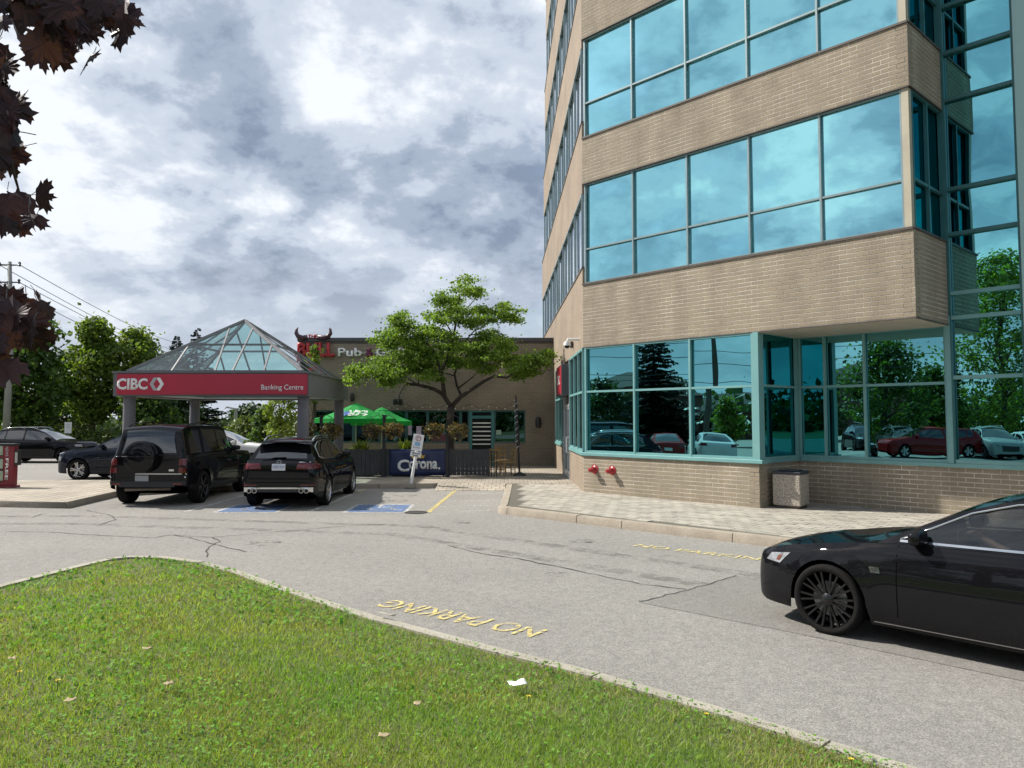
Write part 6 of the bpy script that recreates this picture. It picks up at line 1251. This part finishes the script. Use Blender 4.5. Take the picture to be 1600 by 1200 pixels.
# ---- purple maple over the lawn
mp = empty('purple_maple', (-4.6, 2.2, .3), 0, label='dark purple-leaved maple hanging over the lawn', cat='tree'); m_mleaf = leafmat('purple_maple_leaf', (.026, .013, .021), (.036, .015, .018), .19, 4, .45, .45); m_twig = mat('maple_twig', (.05, .03, .025), rough=.8)
half = [(0, 1.0), (.09, .78), (.2, .80), (.17, .55), (.40, .64), (.50, .78), (.60, .60), (.80, .58), (.70, .40), (.92, .25), (.66, .14), (.60, .0), (.72, -.18), (.48, -.17), (.28, -.30), (.10, -.28), (0, -.30)]
out = half+[(-x, y) for x, y in half[-2:0:-1]]; lms = []
for v in range(4):
    gg = random.Random(v); P = [(x*gg.uniform(.9, 1.1), y*gg.uniform(.92, 1.08), -.22*abs(x)**1.3-.15*max(0, y)**2+gg.uniform(-.04, .04)) for x, y in out]; q = MB(); q.add([(0, .1, .02)]+P, [(0, i+1, (i+1) % len(P)+1) for i in range(len(P))]); q.tube([(0, -.28, 0), (.05, -.6, -.02), (.02, -.95, .05)], .018, 4); o = q.build('leaf', m_mleaf); lms.append(o.data); bpy.data.objects.remove(o)
g = random.Random(23); spots = []
def scat(n, f):
    for _ in range(n): spots.append(f())
scat(46, lambda: (g.uniform(0, 150), g.uniform(-30, 45))); scat(10, lambda: (g.uniform(130, 205), g.uniform(-25, 30))); scat(12, lambda: (g.uniform(50, 140), g.uniform(40, 85))); scat(26, lambda: (g.uniform(-30, 16), g.uniform(60, 235))); scat(10, lambda: (g.uniform(-20, 22), g.uniform(190, 260)))
spots += [(45, 330), (62, 305), (30, 345), (12, 310), (5, 345), (40, 310), (28, 325), (55, 340), (10, 330), (195, 45), (140, 90), (20, 165), (28, 230)]; scat(30, lambda: (g.uniform(-15, 52), g.uniform(462, 525))); spots += [(62, 480), (55, 500), (60, 468)]; scat(10, lambda: (g.uniform(-25, 8), g.uniform(520, 590)))
tw = MB()
for x, y in spots:
    Y = g.uniform(2.7, 3.7); p = A(x, y, Y); s = g.uniform(.075, .105)*(1.0 if y < 400 else .9); o = bpy.data.objects.new('leaf', lms[g.randrange(4)]); COL.objects.link(o)
    o.rotation_euler = (R(g.uniform(60, 125)), R(g.uniform(-35, 35)), R(g.uniform(-60, 60))); o.rotation_euler.rotate_axis('Z', R(180+g.uniform(-70, 70))); o.scale = (s, s, s); o.location = p; adopt(o, mp)
for L in ([(-4.3, 2.5, 3.3), (-3.2, 2.9, 3.9), tuple(A(40, -25, 3.2)), tuple(A(190, 0, 3.2))], [(-4.3, 2.5, 3.0), (-3.0, 2.9, 3.4), tuple(A(-15, 130, 3.1)), tuple(A(10, 230, 3.1)), tuple(A(30, 300, 3.1))], [(-4.4, 2.4, 2.4), (-3.2, 2.9, 2.6), tuple(A(-10, 490, 3.2)), tuple(A(50, 480, 3.2))], [tuple(A(60, -15, 3.2)), tuple(A(95, 40, 3.2)), tuple(A(110, 75, 3.2))]): tw.tube(L, [.045, .03, .016, .009, .004][-len(L):], 6)
for A_, B_ in (((-4.3, 2.5, 3.3), A(40, -25, 3.2)), ((-3.2, 2.9, 3.9), A(40, -25, 3.2)), ((-4.3, 2.5, 3.0), A(-15, 130, 3.1)), ((-3.0, 2.9, 3.4), A(-15, 130, 3.1)), ((-4.4, 2.4, 2.4), A(-10, 490, 3.2)), ((-3.2, 2.9, 2.6), A(-10, 490, 3.2))):
    for _ in range(22):
        p = Vector(A_).lerp(Vector(B_), g.random())+Vector((g.uniform(-.3, .3), g.uniform(-.3, .3), g.uniform(-.3, .2))); pj = project(p)
        if pj and pj[0] > -50 and pj[1] > -50: continue
        s = g.uniform(.075, .105); o = bpy.data.objects.new('leaf', lms[g.randrange(4)]); COL.objects.link(o); o.rotation_euler = (R(g.uniform(60, 125)), R(g.uniform(-35, 35)), R(g.uniform(-180, 180))); o.rotation_euler.rotate_axis('Z', R(180+g.uniform(-70, 70))); o.scale = (s, s, s); o.location = p; adopt(o, mp)
tw.tube([(-4.6, 2.2, .3), (-4.55, 2.25, 1.8), (-4.4, 2.4, 3.2), (-4.5, 2.2, 5.5)], [.17, .15, .12, .04], 10); tw.build('trunk', m_twig, mp, smooth='all')
bl = [((g.uniform(-7.2, -4.2), g.uniform(.2, 3.6), g.uniform(3.0, 6.6)), (.8, .8, .6)) for _ in range(26)]
quads_object('crown', crown_quads(bl, 2600, .17, 55), m_mleaf, mp)
# ================================================================ LAWN COVER AND LITTER
def lawn_points(n, seed, r0=2.3, r1=13.0, a0=-58, a1=58):
    g = np.random.default_rng(seed); an = np.radians(g.uniform(a0, a1, n)); r = r0*(r1/r0)**g.random(n); X = np.sin(an)*r; Yy = np.cos(an)*r
    B = np.array([(b.x, b.y) for b in LB]); E = np.roll(B, -1, 0)-B; Wv = B-np.array([LC.x, LC.y]); dx, dy = X-LC.x, Yy-LC.y; best = np.full(n, 1e9)
    for (ex, ey), (wx, wy) in zip(E, Wv):
        den = dx*ey-dy*ex; den = np.where(np.abs(den) < 1e-9, 1e-9, den); t = (wx*ey-wy*ex)/den; u = (wx*dy-wy*dx)/den; ok = (t > 0) & (u >= -1e-6) & (u <= 1+1e-6); best = np.where(ok & (t < best), t, best)
    f = 1/best; keep = f < .988; gz = np.clip((1-f)/.85, 0, 1); Z = .105+.40*(gz*gz*(3-2*gz)); return np.stack([X, Yy, Z], 1)[keep], r[keep], g
m_grass = leafmat('lawn_grass', (.130, .265, .034), (.265, .305, .080), .42, .9, .4, .6); m_weed = leafmat('clover_leaf', (.11, .26, .035), (.15, .29, .045), .35, 2.0, .3, .85); m_dry = leafmat('dry_grass', (.36, .30, .14), (.28, .24, .11), .3, 2.0, .3, .7)
def blades(n, seed, h, w, lean, m, name, mask=None):
    P, r, g = lawn_points(n, seed)
    if mask is not None: k = mask(P, g); P, r = P[k], r[k]
    n = len(P); an = g.random(n)*6.283; d = np.stack([np.cos(an), np.sin(an), np.zeros(n)], 1); ww = (w*(.6+.8*g.random(n))*np.clip(r/4, .7, 3))[:, None]; hh = (h*(.45+.9*g.random(n)))[:, None]
    la = g.random(n)*6.283; ld = np.stack([np.cos(la), np.sin(la), np.zeros(n)], 1)*(lean*g.random(n))[:, None]; up = np.array([0, 0, 1.0])
    V = np.stack([P-d*ww-up*.01, P+d*ww-up*.01, P+(up*.98+ld)*hh], 1); return quads_object(name, V, m, None, 'stuff', 3)
def pat(P, s, ph): return np.sin(P[:, 0]*1.7*s+ph)*np.sin(P[:, 1]*2.1*s+ph*2)+.6*np.sin(P[:, 0]*4.3*s+P[:, 1]*3.1*s+ph)+.4*np.sin(P[:, 0]*9*s-P[:, 1]*7*s)
gr = blades(360000, 1, .036, .0030, 1.5, m_grass, 'grass'); tag(gr, 'short mown green grass covering the raised lawn', 'grass')
dg = blades(170000, 2, .036, .0030, 1.6, m_dry, 'dry_grass', lambda P, g: pat(P, .9, 1.1)+.55*g.normal(size=len(P)) > .62); tag(dg, 'straw-coloured dry grass in thin patches of the lawn', 'grass')
P, r, g = lawn_points(60000, 3); k = pat(P, .7, 4.0)+.7*g.normal(size=len(P)) > .2; P, r = P[k], r[k]; n = len(P)
s = (.010*(.5+1.0*g.random(n))*np.clip(r/5, .8, 2))[:, None]; nn = g.normal(size=(n, 3))*.45+np.array([0, 0, 1]); nn /= np.linalg.norm(nn, axis=1)[:, None]; a = np.cross(nn, g.normal(size=(n, 3))); a /= np.linalg.norm(a, axis=1)[:, None]; b = np.cross(nn, a); C = P+np.array([0, 0, 1])*(.022+.03*g.random(n))[:, None]
wd = quads_object('clover', np.stack([C-a*s*1.3, C+b*s*.8, C+a*s*1.3, C-b*s*.8], 1), m_weed, None, 'stuff'); tag(wd, 'bright broad-leaved clover and weeds among the grass', 'weeds')
def on_lawn(x, y):
    p = G(x, y, .3)
    for _ in range(6): z = lawn_z(min(1, lawn_frac(p.x, p.y))); p = G(x, y, z+.03)
    return p
m_dand = mat('dandelion_yellow', (.62, .48, .02), rough=.7); m_stem = mat('flower_stem', (.08, .15, .03), rough=.7)
for x, y, lab in ((30, 1058, 'dandelion growing on the lawn below the kerb bend'), (90, 1072, 'dandelion just inward of its close neighbour'), (826, 1096, 'lone dandelion beside the scrap of white paper'), (1104, 1124, 'dandelion close to the driveway kerb'), (1330, 1196, 'dandelion at the lawn edge by the patch of repaired asphalt')):
    p = on_lawn(x, y); e = empty('dandelion', p, 0, label=lab, cat='flower', group='dandelions on the lawn'); MB().tube([p+Vector((0, 0, -.06)), p+Vector((0, 0, .03))], .003, 5).build('stem', m_stem, e); q = MB()
    for k in range(22):
        an = k*2.4; r_ = .017 if k % 2 else .011; d = Vector((math.cos(an), math.sin(an), .35 if k % 2 else .9)).normalized(); s_ = Vector((-math.sin(an), math.cos(an), 0))*.004; c = p+Vector((0, 0, .032)); q.quad(c-s_, c+s_, c+d*r_+s_, c+d*r_-s_)
    q.build('petals', m_dand, e)
def scrap(x, y, w, h, m, name, lab, cat, road_=False, rz=0):
    p = G(x, y, .006) if road_ else on_lawn(x, y)+Vector((0, 0, .03)); q = MB(); g = random.Random(int(x+y)); n = 4
    for j in range(n+1):
        for i in range(n+1): u, v = (i/n-.5)*w, (j/n-.5)*h; q.v.append((p.x+u*math.cos(rz)-v*math.sin(rz), p.y+u*math.sin(rz)+v*math.cos(rz), p.z+.012+g.uniform(-.005, .008)+.3*abs(u)*abs(v)/max(w, h)))
    for j in range(n):
        for i in range(n): q.f.append((j*(n+1)+i, j*(n+1)+i+1, (j+1)*(n+1)+i+1, (j+1)*(n+1)+i))
    o = q.build(name, m, None, smooth='all', label=lab, cat=cat); sm = o.modifiers.new('s', 'SOLIDIFY'); sm.thickness = .002
m_dl = mat('dead_leaf', (.34, .28, .16), (.20, .15, .08), 20, rough=.8)
scrap(810, 1077, .13, .10, m_white, 'paper_scrap', 'crumpled scrap of white paper lying on the lawn', 'litter', rz=.4)
for x, y, lab in ((110, 1105, 'curled pale dead leaf lying below the two dandelions'), (265, 1078, 'brown dead leaf in the middle of the lawn'), (600, 1161, 'brown dead leaf on the lawn toward the near kerb'), (18, 1038, 'pale dead leaf near the two dandelions on the kerb side'), (652, 1110, 'reddish dead leaf in the clover'), (230, 1022, 'pale dead leaf on the upper lawn')): scrap(x, y, .06, .045, m_dl, 'dead_leaf', lab, 'leaf', rz=x)
scrap(605, 966, .20, .05, m_conc2, 'concrete_chip', 'flat chip of concrete lying against the lawn kerb', 'debris', rz=-.6)
